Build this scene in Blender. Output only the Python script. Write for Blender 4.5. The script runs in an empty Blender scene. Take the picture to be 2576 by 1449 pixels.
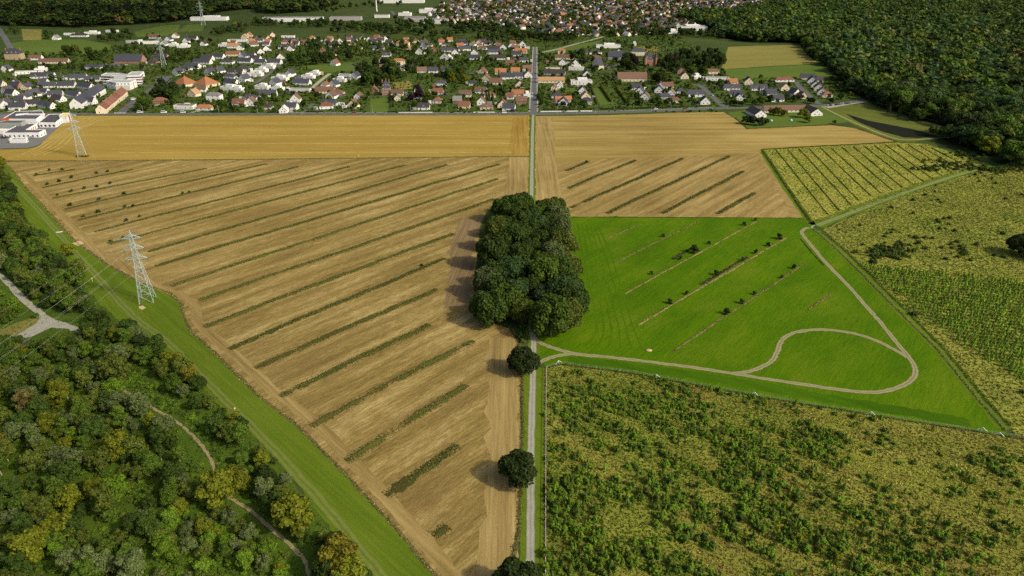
import bpy, bmesh, math, random
import numpy as np
from mathutils import Vector, Matrix

# ------------------------------------------------------------------ camera, sky, sun, exposure
SC = bpy.context.scene
COL = SC.collection
H = 150.0                        # drone height (m)
F = 1717.3                       # focal length in units of a 2576 px wide frame
TH = math.radians(26.57)         # downward tilt
cam = bpy.data.cameras.new("camera"); cam.sensor_width = 36; cam.lens = 24.0
cam.clip_start = 1.0; cam.clip_end = 20000
camo = bpy.data.objects.new("camera", cam); COL.objects.link(camo)
camo.location = (0, 0, H); camo.rotation_euler = (math.pi/2 - TH, 0, 0)
SC.camera = camo

SUN_EL = math.radians(38)
SUN_DIR = Vector((0.90, -0.44, 0)).normalized()          # towards the sun, on the ground
sv = Vector((SUN_DIR.x*math.cos(SUN_EL), SUN_DIR.y*math.cos(SUN_EL), math.sin(SUN_EL)))
W = bpy.data.worlds.new("World"); SC.world = W; W.use_nodes = True
wn = W.node_tree.nodes; wl = W.node_tree.links
sky = wn.new("ShaderNodeTexSky"); sky.sky_type = 'NISHITA'; sky.sun_disc = False
sky.sun_elevation = SUN_EL; sky.air_density = 0.7; sky.dust_density = 4.0; sky.ozone_density = 0.4
sky.sun_rotation = math.atan2(SUN_DIR.x, SUN_DIR.y)
wl.new(sky.outputs[0], wn["Background"].inputs[0]); wn["Background"].inputs[1].default_value = 0.135
sun = bpy.data.lights.new("sun", 'SUN'); sun.energy = 3.1; sun.angle = math.radians(3.0); sun.color = (1.0, 0.90, 0.70)   # thin high cloud softens the sun
suno = bpy.data.objects.new("sun", sun); COL.objects.link(suno)
suno.rotation_euler = (-sv).to_track_quat('-Z', 'Y').to_euler()
SC.view_settings.view_transform = 'Standard'; SC.view_settings.look = 'None'
SC.view_settings.exposure = 0.13; SC.view_settings.gamma = 1.0
SC.render.engine = 'CYCLES'
SC.cycles.max_bounces = 5; SC.cycles.diffuse_bounces = 2; SC.cycles.glossy_bounces = 2
SC.cycles.transmission_bounces = 3; SC.cycles.transparent_max_bounces = 4
SC.cycles.use_adaptive_sampling = True
SC.cycles.use_denoising = False

# ------------------------------------------------------------------ helpers
R = math.radians
rng = np.random.default_rng(7)
random.seed(5)

def P(px, py, z=0.0):
    """survey point: a sight line from the drone met with the level z -> world x, y"""
    u = 724.5 - py
    dx = px - 1288.0
    dy = F*math.cos(TH) + u*math.sin(TH)
    dz = -F*math.sin(TH) + u*math.cos(TH)
    t = (z - H)/dz
    return (dx*t, dy*t)

def Pa(a):
    a = np.asarray(a, float)
    u = 724.5 - a[:, 1]; dx = a[:, 0] - 1288.0
    dy = F*math.cos(TH) + u*math.sin(TH); dz = -F*math.sin(TH) + u*math.cos(TH)
    t = -H/dz
    return np.stack([dx*t, dy*t], 1)

def toD(x, y, z=0.0):
    d = np.array([x, y, z - H])
    c = d[1]*math.cos(TH) - d[2]*math.sin(TH)
    v = d[1]*math.sin(TH) + d[2]*math.cos(TH)
    return (1288 + F*d[0]/c, 724.5 - F*v/c)

def toD_arr(xy):
    c = xy[:, 1]*math.cos(TH) + H*math.sin(TH)
    v = xy[:, 1]*math.sin(TH) - H*math.cos(TH)
    return np.stack([1288 + F*xy[:, 0]/c, 724.5 - F*v/c], 1)

def inpoly(pts, poly):
    x, y = pts[:, 0], pts[:, 1]; poly = np.asarray(poly, float)
    inside = np.zeros(len(pts), bool); n = len(poly); j = n-1
    for i in range(n):
        xi, yi = poly[i]; xj, yj = poly[j]
        c = ((yi > y) != (yj > y)) & (x < (xj-xi)*(y-yi)/((yj-yi) or 1e-9) + xi)
        inside ^= c; j = i
    return inside

def vnoise(x, y, s, seed=0):
    x = np.asarray(x)/s; y = np.asarray(y)/s
    xi = np.floor(x).astype(np.int64); yi = np.floor(y).astype(np.int64)
    fx = x-xi; fy = y-yi
    fx = fx*fx*(3-2*fx); fy = fy*fy*(3-2*fy)
    def h(a, b):
        n = (a*374761393 + b*668265263 + seed*1442695041) & 0x7fffffff
        n = ((n ^ (n >> 13))*1274126177) & 0x7fffffff
        return ((n ^ (n >> 16)) & 0xffff)/65535.0
    return (h(xi, yi)*(1-fx)*(1-fy) + h(xi+1, yi)*fx*(1-fy) + h(xi, yi+1)*(1-fx)*fy + h(xi+1, yi+1)*fx*fy)

def tag(o, label=None, cat=None, group=None, kind=None):
    if label: o["label"] = label
    if cat: o["category"] = cat
    if group: o["group"] = group
    if kind: o["kind"] = kind
    return o

def link(name, data, parent=None, loc=None, rz=0.0, scale=None, color=None):
    o = bpy.data.objects.new(name, data); COL.objects.link(o)
    if parent is not None: o.parent = parent
    if loc is not None: o.location = loc
    if rz: o.rotation_euler = (0, 0, rz)
    if scale is not None: o.scale = scale if hasattr(scale, '__len__') else (scale,)*3
    if color is not None: o.color = (*color, 1.0)
    return o

def tri_mesh(name, V, T, mats, mi=None, tint=None, smooth=False):
    me = bpy.data.meshes.new(name)
    V = np.ascontiguousarray(V, np.float32); T = np.ascontiguousarray(T, np.int32)
    me.vertices.add(len(V)); me.vertices.foreach_set("co", V.ravel())
    me.loops.add(len(T)*3); me.loops.foreach_set("vertex_index", T.ravel())
    me.polygons.add(len(T)); me.polygons.foreach_set("loop_start", np.arange(0, len(T)*3, 3, dtype=np.int32))
    if mi is not None: me.polygons.foreach_set("material_index", np.ascontiguousarray(mi, np.int32))
    for m in (mats if isinstance(mats, (list, tuple)) else [mats]): me.materials.append(m)
    if tint is not None:
        a = me.attributes.new("tint", 'FLOAT_COLOR', 'POINT')
        c = np.ones((len(V), 4), np.float32); c[:, :3] = tint
        a.data.foreach_set("color", c.ravel())
    me.update(calc_edges=True)
    if smooth: me.polygons.foreach_set("use_smooth", np.ones(len(T), bool))
    me.validate()
    return me

class MB:
    """collects quads / ngons, then builds ONE mesh object"""
    def __init__(s): s.v = []; s.f = []; s.m = []
    def face(s, pts, m=0):
        i = len(s.v); s.v += [tuple(p) for p in pts]; s.f.append(tuple(range(i, i+len(pts)))); s.m.append(m)
    def box(s, x0, x1, y0, y1, z0, z1, m=0):
        p = [(x0,y0,z0),(x1,y0,z0),(x1,y1,z0),(x0,y1,z0),(x0,y0,z1),(x1,y0,z1),(x1,y1,z1),(x0,y1,z1)]
        i = len(s.v); s.v += p
        for q in ((0,3,2,1),(4,5,6,7),(0,1,5,4),(1,2,6,5),(2,3,7,6),(3,0,4,7)):
            s.f.append(tuple(i+k for k in q)); s.m.append(m)
    def bar(s, a, b, t, m=0, t2=None):
        a = Vector(a); b = Vector(b); d = (b-a)
        if d.length < 1e-6: return
        d.normalize(); u = d.orthogonal().normalized(); w = d.cross(u)
        t2 = t if t2 is None else t2; i = len(s.v)
        for c, r in ((a, t), (b, t2)):
            for k in range(4):
                an = math.pi/4 + k*math.pi/2
                s.v.append(tuple(c + (u*math.cos(an) + w*math.sin(an))*r*0.707))
        for k in range(4):
            s.f.append((i+k, i+(k+1) % 4, i+4+(k+1) % 4, i+4+k)); s.m.append(m)
        s.f.append((i+3, i+2, i+1, i)); s.m.append(m); s.f.append((i+4, i+5, i+6, i+7)); s.m.append(m)
    def cyl(s, x, y, z0, z1, r0, r1, n=8, m=0):
        i = len(s.v)
        for z, r in ((z0, r0), (z1, r1)):
            for k in range(n):
                a = 2*math.pi*k/n; s.v.append((x+r*math.cos(a), y+r*math.sin(a), z))
        for k in range(n):
            s.f.append((i+k, i+(k+1) % n, i+n+(k+1) % n, i+n+k)); s.m.append(m)
        s.f.append(tuple(range(i+n, i+2*n))); s.m.append(m)
        s.f.append(tuple(range(i+n-1, i-1, -1))); s.m.append(m)
    def mesh(s, name, mats):
        me = bpy.data.meshes.new(name); me.from_pydata(s.v, [], s.f)
        for m in (mats if isinstance(mats, (list, tuple)) else [mats]): me.materials.append(m)
        me.polygons.foreach_set("material_index", s.m); me.update()
        return me
    def build(s, name, mats, parent=None, **k):
        return link(name, s.mesh(name, mats), parent, **k)

ONES = "zeroth first second third fourth fifth sixth seventh eighth ninth tenth eleventh twelfth thirteenth fourteenth fifteenth sixteenth seventeenth eighteenth nineteenth".split()
TENS = {2:"twent",3:"thirt",4:"fort",5:"fift",6:"sixt",7:"sevent",8:"eight",9:"ninet"}
def ordinal(n):
    if n >= 200: return "two-hundred-" + (("and-"+ordinal(n-200)) if n > 200 else "th")
    if n >= 100: return "hundred-and-"+ordinal(n-100) if n > 100 else "hundredth"
    if n < 20: return ONES[n]
    t, o = divmod(n, 10)
    return TENS[t]+"ieth" if o == 0 else TENS[t]+"y-"+ONES[o]

def near_words(n): return "nearest" if n == 1 else ordinal(n)+" nearest"

# ------------------------------------------------------------------ materials
def newmat(name):
    m = bpy.data.materials.new(name); m.use_nodes = True
    nt = m.node_tree; b = nt.nodes["Principled BSDF"]
    b.inputs["Roughness"].default_value = 0.85
    b.inputs["Specular IOR Level"].default_value = 0.15
    return m, nt, b

class NT:
    def __init__(s, nt): s.nt = nt; s.n = nt.nodes; s.l = nt.links
    def new(s, t, **k):
        x = s.n.new(t)
        for a, v in k.items(): setattr(x, a, v)
        return x
    def val(s, sock, v):
        if hasattr(v, 'is_output') or isinstance(v, bpy.types.NodeSocket): s.l.new(v, sock)
        else: sock.default_value = v
    def math(s, op, a, b=0.0, c=None, clamp=False):
        x = s.new("ShaderNodeMath", operation=op, use_clamp=clamp)
        s.val(x.inputs[0], a); s.val(x.inputs[1], b)
        if c is not None: s.val(x.inputs[2], c)
        return x.outputs[0]
    def noise(s, vec, scale, detail=3.0, rough=0.55):
        x = s.new("ShaderNodeTexNoise"); x.inputs["Scale"].default_value = scale
        x.inputs["Detail"].default_value = detail; x.inputs["Roughness"].default_value = rough
        s.l.new(vec, x.inputs["Vector"]); return x.outputs["Fac"]
    def mapped(s, vec, rz=0.0, scale=(1, 1, 1), loc=(0, 0, 0)):
        a = s.new("ShaderNodeMapping"); a.inputs["Rotation"].default_value = (0, 0, rz); s.l.new(vec, a.inputs[0])
        b = s.new("ShaderNodeMapping"); b.inputs["Scale"].default_value = scale; b.inputs["Location"].default_value = loc
        s.l.new(a.outputs[0], b.inputs[0]); return b.outputs[0]
    def ramp(s, fac, lo, hi):
        x = s.new("ShaderNodeMapRange"); s.l.new(fac, x.inputs[0])
        x.inputs[1].default_value = lo; x.inputs[2].default_value = hi; return x.outputs[0]
    def mix(s, fac, a, b, mode='MIX'):
        x = s.new("ShaderNodeMix", data_type='RGBA', blend_type=mode)
        s.val(x.inputs[0], fac)
        for i, v in ((6, a), (7, b)):
            if isinstance(v, bpy.types.NodeSocket): s.l.new(v, x.inputs[i])
            else: x.inputs[i].default_value = (*v, 1.0)
        return x.outputs[2]
    def pos(s): return s.new("ShaderNodeNewGeometry").outputs["Position"]
    def bump(s, h, b, strength=0.4, dist=0.3):
        x = s.new("ShaderNodeBump"); x.inputs["Strength"].default_value = strength; x.inputs["Distance"].default_value = dist
        s.l.new(h, x.inputs["Height"]); s.l.new(x.outputs[0], b.inputs["Normal"])

def field_mat(name, c1, c2, c3, ang, band=(0.012, 0.16), fine=(0.10, 1.6), patch=0.018, w=(0.5, 0.5), patch_c=None,
              patch_amt=0.0, patch_rng=(0.5, 0.7), grain=0.35, bump=0.25):
    """ground texture with streaks along direction ang; c1..c3 = mid, light, dark"""
    m, nt, b = newmat(name); N = NT(nt); p = N.pos()
    v1 = N.mapped(p, -ang, (band[0], band[1], 1)); v2 = N.mapped(p, -ang, (fine[0], fine[1], 1), (3, 7, 0))
    n1 = N.noise(v1, 1.0, 3); n2 = N.noise(v2, 1.0, 4, 0.7); n3 = N.noise(p, patch, 4); n4 = N.noise(p, 1.3, 3, 0.7)
    f = N.math('ADD', N.math('MULTIPLY', N.math('SUBTRACT', n1, 0.5), 3.0*w[0]), N.math('MULTIPLY', N.math('SUBTRACT', n2, 0.5), 3.0*w[1]))
    f = N.math('ADD', f, N.math('MULTIPLY', N.math('SUBTRACT', n3, 0.5), 1.3))
    up = N.math('MULTIPLY', N.math('MAXIMUM', f, 0.0), 1.1, clamp=True)
    dn = N.math('MULTIPLY', N.math('MAXIMUM', N.math('MULTIPLY', f, -1.0), 0.0), 1.1, clamp=True)
    col = N.mix(dn, N.mix(up, c1, c2), c3)
    if patch_c is not None:
        n5 = N.noise(N.mapped(p, -ang, (0.6, 1, 1), (50, 20, 0)), patch*2.2, 5, 0.65)
        col = N.mix(N.math('MULTIPLY', N.ramp(n5, *patch_rng), patch_amt), col, patch_c)
    g = N.math('ADD', 1.0 - grain*0.5, N.math('MULTIPLY', n4, grain))
    col = N.mix(1.0, col, N.mix(0.0, (1, 1, 1), (1, 1, 1)), 'MULTIPLY') if False else col
    hsv = N.new("ShaderNodeHueSaturation"); N.l.new(col, hsv.inputs["Color"]); N.l.new(g, hsv.inputs["Value"])
    N.l.new(hsv.outputs[0], b.inputs["Base Color"]); b.inputs["Roughness"].default_value = 0.95
    b.inputs["Specular IOR Level"].default_value = 0.05
    if bump: N.bump(N.math('ADD', n2, n4), b, bump, 0.35)
    return m

def simple_mat(name, c, rough=0.8, spec=0.2, var=0.15, scale=0.6, metal=0.0):
    m, nt, b = newmat(name); N = NT(nt)
    n = N.noise(N.pos(), scale, 4, 0.6)
    hsv = N.new("ShaderNodeHueSaturation"); hsv.inputs["Color"].default_value = (*c, 1)
    N.l.new(N.math('ADD', 1-var, N.math('MULTIPLY', n, 2*var)), hsv.inputs["Value"])
    N.l.new(hsv.outputs[0], b.inputs["Base Color"]); b.inputs["Roughness"].default_value = rough
    b.inputs["Specular IOR Level"].default_value = spec; b.inputs["Metallic"].default_value = metal
    return m

def objcol_mat(name, rough=0.8, spec=0.2, var=0.12, scale=0.5, stripes=0.0):
    """colour comes from the object's own colour; weathering from noise"""
    m, nt, b = newmat(name); N = NT(nt)
    oi = N.new("ShaderNodeObjectInfo"); tc = N.new("ShaderNodeTexCoord").outputs["Object"]
    n = N.noise(N.pos(), scale, 4, 0.65); val = N.math('ADD', 1-var, N.math('MULTIPLY', n, 2*var))
    if stripes:
        sx = N.new("ShaderNodeSeparateXYZ"); N.l.new(tc, sx.inputs[0])
        s = N.math('SINE', N.math('MULTIPLY', sx.outputs[2], 16.0))
        val = N.math('MULTIPLY', val, N.math('ADD', 1.0, N.math('MULTIPLY', s, stripes)))
    hsv = N.new("ShaderNodeHueSaturation"); N.l.new(oi.outputs["Color"], hsv.inputs["Color"]); N.l.new(val, hsv.inputs["Value"])
    N.l.new(hsv.outputs[0], b.inputs["Base Color"]); b.inputs["Roughness"].default_value = rough
    b.inputs["Specular IOR Level"].default_value = spec
    return m

def foliage_mat(name, attr=None, trans=0.30, spread=0.80):
    m, nt, b = newmat(name); N = NT(nt)
    if attr:
        a = N.new("ShaderNodeAttribute"); a.attribute_name = attr; col = a.outputs["Color"]
    else: col = N.new("ShaderNodeObjectInfo").outputs["Color"]
    ri = N.new("ShaderNodeNewGeometry").outputs["Random Per Island"]
    hsv = N.new("ShaderNodeHueSaturation"); N.l.new(col, hsv.inputs["Color"])
    N.l.new(N.math('ADD', 1-spread/2, N.math('MULTIPLY', ri, spread)), hsv.inputs["Value"])
    N.l.new(N.math('ADD', 0.487, N.math('MULTIPLY', N.math('FRACT', N.math('MULTIPLY', ri, 7.3)), 0.026)), hsv.inputs["Hue"])
    c = hsv.outputs[0]; N.l.new(c, b.inputs["Base Color"]); b.inputs["Roughness"].default_value = 0.7
    t = N.new("ShaderNodeBsdfTranslucent"); N.l.new(c, t.inputs[0])
    mx = N.new("ShaderNodeMixShader"); mx.inputs[0].default_value = trans
    N.l.new(b.outputs[0], mx.inputs[1]); N.l.new(t.outputs[0], mx.inputs[2])
    N.l.new(mx.outputs[0], nt.nodes["Material Output"].inputs[0])
    return m

M_LEAF = foliage_mat("leaves"); M_LEAFT = foliage_mat("leaves_mass", "tint"); M_LEAFM = foliage_mat("canopy_mass", "tint", 0.25, 0.40); M_BARK = simple_mat("bark", (0.10, 0.085, 0.065), 0.9, 0.1, 0.3, 3.0)
M_BARKP = simple_mat("pale_bark", (0.42, 0.38, 0.30), 0.9, 0.1, 0.3, 3.0)

# field directions from surveyed rows
def ang(a, b):
    x0, y0 = P(*a); x1, y1 = P(*b); return math.atan2(y1-y0, x1-x0)
ROW_ANG = ang((635, 930), (1099, 727))
E_ANG = ang((2200, 373), (2255, 480))

M_GROUND = field_mat("open_ground", (0.045, 0.072, 0.016), (0.08, 0.10, 0.022), (0.03, 0.05, 0.012), 0.3, patch=0.01, grain=0.4,
                     patch_c=(0.10, 0.095, 0.035), patch_amt=0.45)
M_GOLD = field_mat("wheat_stubble", (0.315, 0.220, 0.046), (0.42, 0.315, 0.085), (0.225, 0.148, 0.028), 0.01, band=(0.006, 0.06), fine=(0.03, 0.5), w=(0.62, 0.5), grain=0.25, patch=0.008)
M_STUB = field_mat("pale_stubble", (0.250, 0.180, 0.055), (0.44, 0.345, 0.138), (0.125, 0.093, 0.025), ROW_ANG, band=(0.014, 0.16), fine=(0.20, 1.1), w=(0.95, 0.95), grain=0.7,
                   patch_c=(0.185, 0.125, 0.045), patch_amt=0.6, patch=0.014, bump=0.4)
M_STUBR = field_mat("golden_stubble", (0.29, 0.210, 0.060), (0.43, 0.335, 0.115), (0.155, 0.112, 0.028), 0.02, band=(0.006, 0.11), fine=(0.03, 0.8), w=(0.75, 0.65), grain=0.3, patch=0.012)
M_HEAD = field_mat("headland_stubble", (0.29, 0.21, 0.075), (0.43, 0.33, 0.13), (0.135, 0.095, 0.033), math.pi/2, band=(0.01, 0.5), fine=(0.06, 1.3), w=(0.7, 0.55), grain=0.4)
M_MEADOW = field_mat("meadow_grass", (0.064, 0.138, 0.001), (0.115, 0.190, 0.003), (0.034, 0.086, 0.001), ROW_ANG+0.05, band=(0.02, 0.12), fine=(0.12, 0.7), w=(0.40, 0.50), grain=0.55, patch=0.022, patch_c=(0.13, 0.175, 0.008), patch_amt=0.55, bump=0.7)
M_LANE = field_mat("mown_grass", (0.098, 0.150, 0.010), (0.165, 0.205, 0.024), (0.055, 0.098, 0.006), ang((330, 790), (1000, 1400)), band=(0.01, 0.45), fine=(0.06, 1.3), w=(0.5, 0.45), grain=0.4, bump=0.4)
M_ROUGH = field_mat("rough_pasture", (0.195, 0.210, 0.032), (0.30, 0.295, 0.056), (0.120, 0.150, 0.020), 2.5, band=(0.05, 0.09), fine=(0.3, 0.6), w=(0.55, 0.6), grain=0.6,
                    patch_c=(0.12, 0.07, 0.025), patch_amt=0.7, patch=0.03, bump=0.7)
M_ROUGHY = field_mat("tall_yellow_grass", (0.225, 0.240, 0.038), (0.34, 0.330, 0.07), (0.135, 0.17, 0.026), -0.12, band=(0.012, 0.12), fine=(0.2, 0.5), w=(0.5, 0.55), grain=0.5,
                     patch_c=(0.11, 0.135, 0.024), patch_amt=0.8, patch=0.03, bump=0.6)
M_ROUGHE = field_mat("row_crop_grass", (0.30, 0.30, 0.050), (0.42, 0.40, 0.10), (0.17, 0.20, 0.03), E_ANG, band=(0.03, 0.10), fine=(0.25, 0.5), w=(0.4, 0.5), grain=0.5,
                     patch_c=(0.12, 0.15, 0.025), patch_amt=0.6, patch=0.03, bump=0.6)
M_FLOOR = field_mat("forest_floor", (0.020, 0.032, 0.008), (0.035, 0.05, 0.012), (0.012, 0.02, 0.006), 0.4, grain=0.5)
M_SCRUB = field_mat("wood_undergrowth", (0.065, 0.112, 0.012), (0.105, 0.150, 0.018), (0.042, 0.072, 0.009), 0.4, fine=(0.6, 0.8), patch=0.04, grain=0.6, bump=0.8)
M_LAWN = field_mat("village_lawn", (0.060, 0.095, 0.018), (0.095, 0.13, 0.028), (0.04, 0.062, 0.013), 0.1, patch=0.02, grain=0.35)
M_PAST = field_mat("pasture_grass", (0.085, 0.130, 0.020), (0.125, 0.165, 0.032), (0.06, 0.095, 0.015), 0.1, band=(0.01, 0.03), w=(0.3, 0.3), patch=0.008, grain=0.3)
M_TAN = field_mat("dry_pasture", (0.20, 0.185, 0.045), (0.26, 0.225, 0.065), (0.15, 0.14, 0.032), 0.1, band=(0.01, 0.04), w=(0.4, 0.4), patch=0.008, grain=0.3)
M_ASPH = simple_mat("asphalt", (0.115, 0.115, 0.112), 0.9, 0.15, 0.2, 0.3)
M_PATH = simple_mat("pale_chip_path", (0.29, 0.29, 0.225), 0.9, 0.1, 0.38, 0.3)
M_GRAVEL = simple_mat("gravel", (0.34, 0.33, 0.25), 0.95, 0.1, 0.25, 0.4)
M_DIRT = simple_mat("bare_dirt", (0.30, 0.22, 0.12), 0.95, 0.05, 0.25, 0.6)
M_PAINT = simple_mat("road_paint", (0.75, 0.75, 0.72), 0.7, 0.2, 0.08)
M_WALL = objcol_mat("render_wall", 0.9, 0.1, 0.07, 0.35); M_ROOF = objcol_mat("roof_covering", 0.75, 0.25, 0.18, 0.8, 0.10)
M_ANY = objcol_mat("painted", 0.5, 0.4, 0.05)
M_PANE = simple_mat("window_glass", (0.035, 0.04, 0.05), 0.15, 0.5, 0.2)
M_BRICK = simple_mat("chimney_brick", (0.30, 0.15, 0.09), 0.9, 0.1, 0.2, 4)
M_DOOR = objcol_mat("door_paint", 0.6, 0.3, 0.05)
M_STEEL = simple_mat("galvanised_steel", (0.36, 0.43, 0.39), 0.6, 0.3, 0.08, 2)
M_WIRE = simple_mat("conductor", (0.42, 0.43, 0.40), 0.5, 0.4, 0.05)
M_INSUL = simple_mat("glass_insulator", (0.12, 0.15, 0.16), 0.3, 0.5, 0.05)
M_WOOD = simple_mat("weathered_wood", (0.40, 0.36, 0.29), 0.9, 0.1, 0.2, 3)
M_DARK = simple_mat("tyre_rubber", (0.02, 0.02, 0.02), 0.9, 0.1)
M_WHITE = simple_mat("white_paint", (0.8, 0.8, 0.78), 0.5, 0.3, 0.04)

def track_mat(name, edge, rut, centre):
    """wheel ruts either side of a grassy crown, along the ribbon's own UV"""
    m, nt, b = newmat(name); N = NT(nt)
    uv = N.new("ShaderNodeUVMap"); sx = N.new("ShaderNodeSeparateXYZ"); N.l.new(uv.outputs[0], sx.inputs[0])
    n = N.noise(N.pos(), 0.5, 4, 0.65)
    d = N.math('ABSOLUTE', N.math('SUBTRACT', N.math('ADD', sx.outputs[1], N.math('MULTIPLY', N.math('SUBTRACT', n, 0.5), 0.22)), 0.5))
    col = N.mix(N.ramp(d, 0.08, 0.15), centre, rut)
    col = N.mix(N.ramp(d, 0.34, 0.46), col, edge)
    hsv = N.new("ShaderNodeHueSaturation"); N.l.new(col, hsv.inputs["Color"])
    N.l.new(N.math('ADD', 0.7, N.math('MULTIPLY', n, 0.6)), hsv.inputs["Value"])
    N.l.new(hsv.outputs[0], b.inputs["Base Color"]); b.inputs["Roughness"].default_value = 0.95
    return m
M_TRACK = track_mat("dirt_track", (0.11, 0.15, 0.02), (0.29, 0.25, 0.15), (0.175, 0.18, 0.065))
M_LANETRK = track_mat("wheel_marks", (0.095, 0.15, 0.012), (0.15, 0.175, 0.035), (0.10, 0.15, 0.014))

# ------------------------------------------------------------------ flat sheets: ground, fields, roads
def jitter_poly(W, step, amp, seed):
    out = []; n = len(W); r = np.random.default_rng(seed)
    for i in range(n):
        a = np.array(W[i]); b = np.array(W[(i+1) % n]); L = np.linalg.norm(b-a); k = max(1, int(L/step))
        nrm = np.array([-(b-a)[1], (b-a)[0]])/(L+1e-9)
        for j in range(k):
            q = a + (b-a)*j/k
            if j: q = q + nrm*r.normal(0, amp)
            out.append(q)
    return out

def sheet(name, poly, z, mat, amp=0.35, step=4.0, world=False, kind='structure'):
    W = [P(*p) for p in poly] if not world else poly
    if amp: W = jitter_poly(W, step, amp, len(poly)+int(z*1000))
    bm = bmesh.new(); vs = [bm.verts.new((x, y, z)) for x, y in W]
    f = bm.faces.new(vs); bm.normal_update()
    if f.normal.z < 0: f.normal_flip()
    bmesh.ops.triangulate(bm, faces=[f])
    me = bpy.data.meshes.new(name); bm.to_mesh(me); bm.free(); me.materials.append(mat)
    return tag(link(name, me), kind=kind)

def smooth_line(pts, n=6):
    pts = [np.array(p, float) for p in pts]; out = []
    for i in range(len(pts)-1):
        p0 = pts[max(i-1, 0)]; p1 = pts[i]; p2 = pts[i+1]; p3 = pts[min(i+2, len(pts)-1)]
        for k in range(n):
            t = k/n
            out.append(0.5*((2*p1)+(-p0+p2)*t+(2*p0-5*p1+4*p2-p3)*t*t+(-p0+3*p1-3*p2+p3)*t**3))
    out.append(pts[-1]); return out

def ribbon(name, ptsD, w, z, mat, smooth=True, amp=0.0, kind='structure', world=False, w1=None):
    L = [np.array(P(*p)) for p in ptsD] if not world else [np.array(p) for p in ptsD]
    L = smooth_line(L, 7) if smooth and len(L) > 2 else L
    if amp:
        L2 = []
        for i in range(len(L)-1):
            k = max(1, int(np.linalg.norm(L[i+1]-L[i])/3))
            L2 += [L[i]+(L[i+1]-L[i])*j/k for j in range(k)]
        L = L2+[L[-1]]
    r = np.random.default_rng(len(L)); s = 0; V = []; UV = []
    for i, p in enumerate(L):
        a = L[max(i-1, 0)]; b = L[min(i+1, len(L)-1)]; d = (b-a)/(np.linalg.norm(b-a)+1e-9); nrm = np.array([-d[1], d[0]])
        if i: s += np.linalg.norm(p-L[i-1])
        ww = w if w1 is None else w + (w1-w)*i/(len(L)-1)
        e0, e1 = (r.normal(0, amp), r.normal(0, amp)) if amp else (0, 0)
        V += [(*(p-nrm*(ww/2+e0)), z), (*(p+nrm*(ww/2+e1)), z)]; UV += [(s, 0), (s, 1)]
    Fc = [(2*i, 2*i+2, 2*i+3, 2*i+1) for i in range(len(L)-1)]
    me = bpy.data.meshes.new(name); me.from_pydata(V, [], Fc); me.materials.append(mat)
    uv = me.uv_layers.new(name="UVMap")
    for l in me.loops: uv.data[l.index].uv = UV[l.vertex_index]
    me.update()
    if me.polygons[0].normal.z < 0: me.flip_normals()
    return tag(link(name, me), kind=kind)

sheet("ground", [(-6000, -400), (6000, -400), (6000, 8000), (-6000, 8000)], 0.0, M_GROUND, amp=0, world=True)
GOLD = [(180, 291), (600, 290.5), (1000, 290), (1332, 290), (1331, 392), (980, 396), (644, 400), (320, 403), (0, 404), (-150, 405), (-120, 376), (0, 376), (70, 374), (97, 368), (140, 325)]
STUB = [(-20, 407), (320, 405), (644, 402), (980, 398), (1331, 394), (1330, 505), (1235, 520), (1208, 560), (1200, 640), (1196, 740), (1190, 795), (1240, 812), (1285, 830), (1303, 860),
        (1300, 905), (1311, 960), (1311, 1100), (1308, 1200), (1303, 1330), (1290, 1395), (1275, 1560), (1268, 1670), (1095, 1449), (1000, 1332), (890, 1215), (760, 1080), (640, 985), (560, 905), (478, 830),
        (462, 790), (458, 765), (430, 738), (385, 724), (350, 710), (265, 662), (190, 608), (118, 528), (60, 466), (24, 418)]
STUBR = [(1346, 292), (1480, 291), (1590, 288), (1700, 284), (1820, 282), (1850, 300), (1878, 324), (1960, 321), (2090, 315), (2150, 322), (2200, 338), (2250, 356), (2080, 366), (1914, 375), (1937, 408),
         (1960, 441), (1992, 496), (2022, 548), (1720, 546), (1432, 545), (1400, 520), (1344, 510)]
MEADOW = [(1432, 547), (1720, 548), (2023, 550), (2052, 577), (2100, 620), (2180, 700), (2275, 795), (2362, 880), (2450, 990), (2530, 1082), (2535, 1098), (2460, 1086), (2190, 1044), (1890, 995), (1600, 940), (1405, 915),
          (1374, 925), (1360, 900), (1349, 880), (1345, 845), (1400, 780), (1400, 600)]
EFIELD = [(1917, 377), (2080, 368), (2250, 358.5), (2330, 362), (2430, 395), (2485, 413), (2440, 430), (2350, 455), (2210, 510), (2062, 558), (2042, 553), (2000, 490), (1960, 440)]
FFIELD = [(2070, 578), (2200, 520), (2330, 472), (2470, 428), (2560, 405), (3200, 390), (3300, 1190), (2560, 1095), (2525, 1062), (2470, 990), (2362, 862), (2275, 775), (2180, 680), (2100, 604)]
GFIELD = [(1374, 927), (1405, 917), (1600, 942), (1890, 997), (2190, 1046), (2460, 1088), (2580, 1105), (3300, 1225), (3300, 1700), (1370.5, 1700)]
GLANE = [(-60, 400), (24, 418), (60, 466), (118, 528), (190, 608), (265, 662), (350, 710), (430, 738), (458, 765), (462, 790), (478, 830), (560, 905), (640, 985), (760, 1080), (890, 1215), (1000, 1332), (1095, 1449), (1268, 1670), (1290, 1700),
         (1060, 1700), (900, 1420), (800, 1290), (720, 1180), (640, 1100), (560, 1030), (470, 930), (400, 880), (330, 830), (255, 770), (205, 710), (145, 640), (75, 562), (40, 508), (-60, 430)]
sheet("wheat_field", GOLD, 0.03, M_GOLD, 0.4)
sheet("stubble_field", STUB, 0.03, M_STUB, 0.3, 1.6)
sheet("harvested_field", STUBR, 0.03, M_STUBR, 0.4)
sheet("meadow", MEADOW, 0.034, M_MEADOW, 0.3)
sheet("row_field", EFIELD, 0.03, M_ROUGHE, 0.3)
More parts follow.
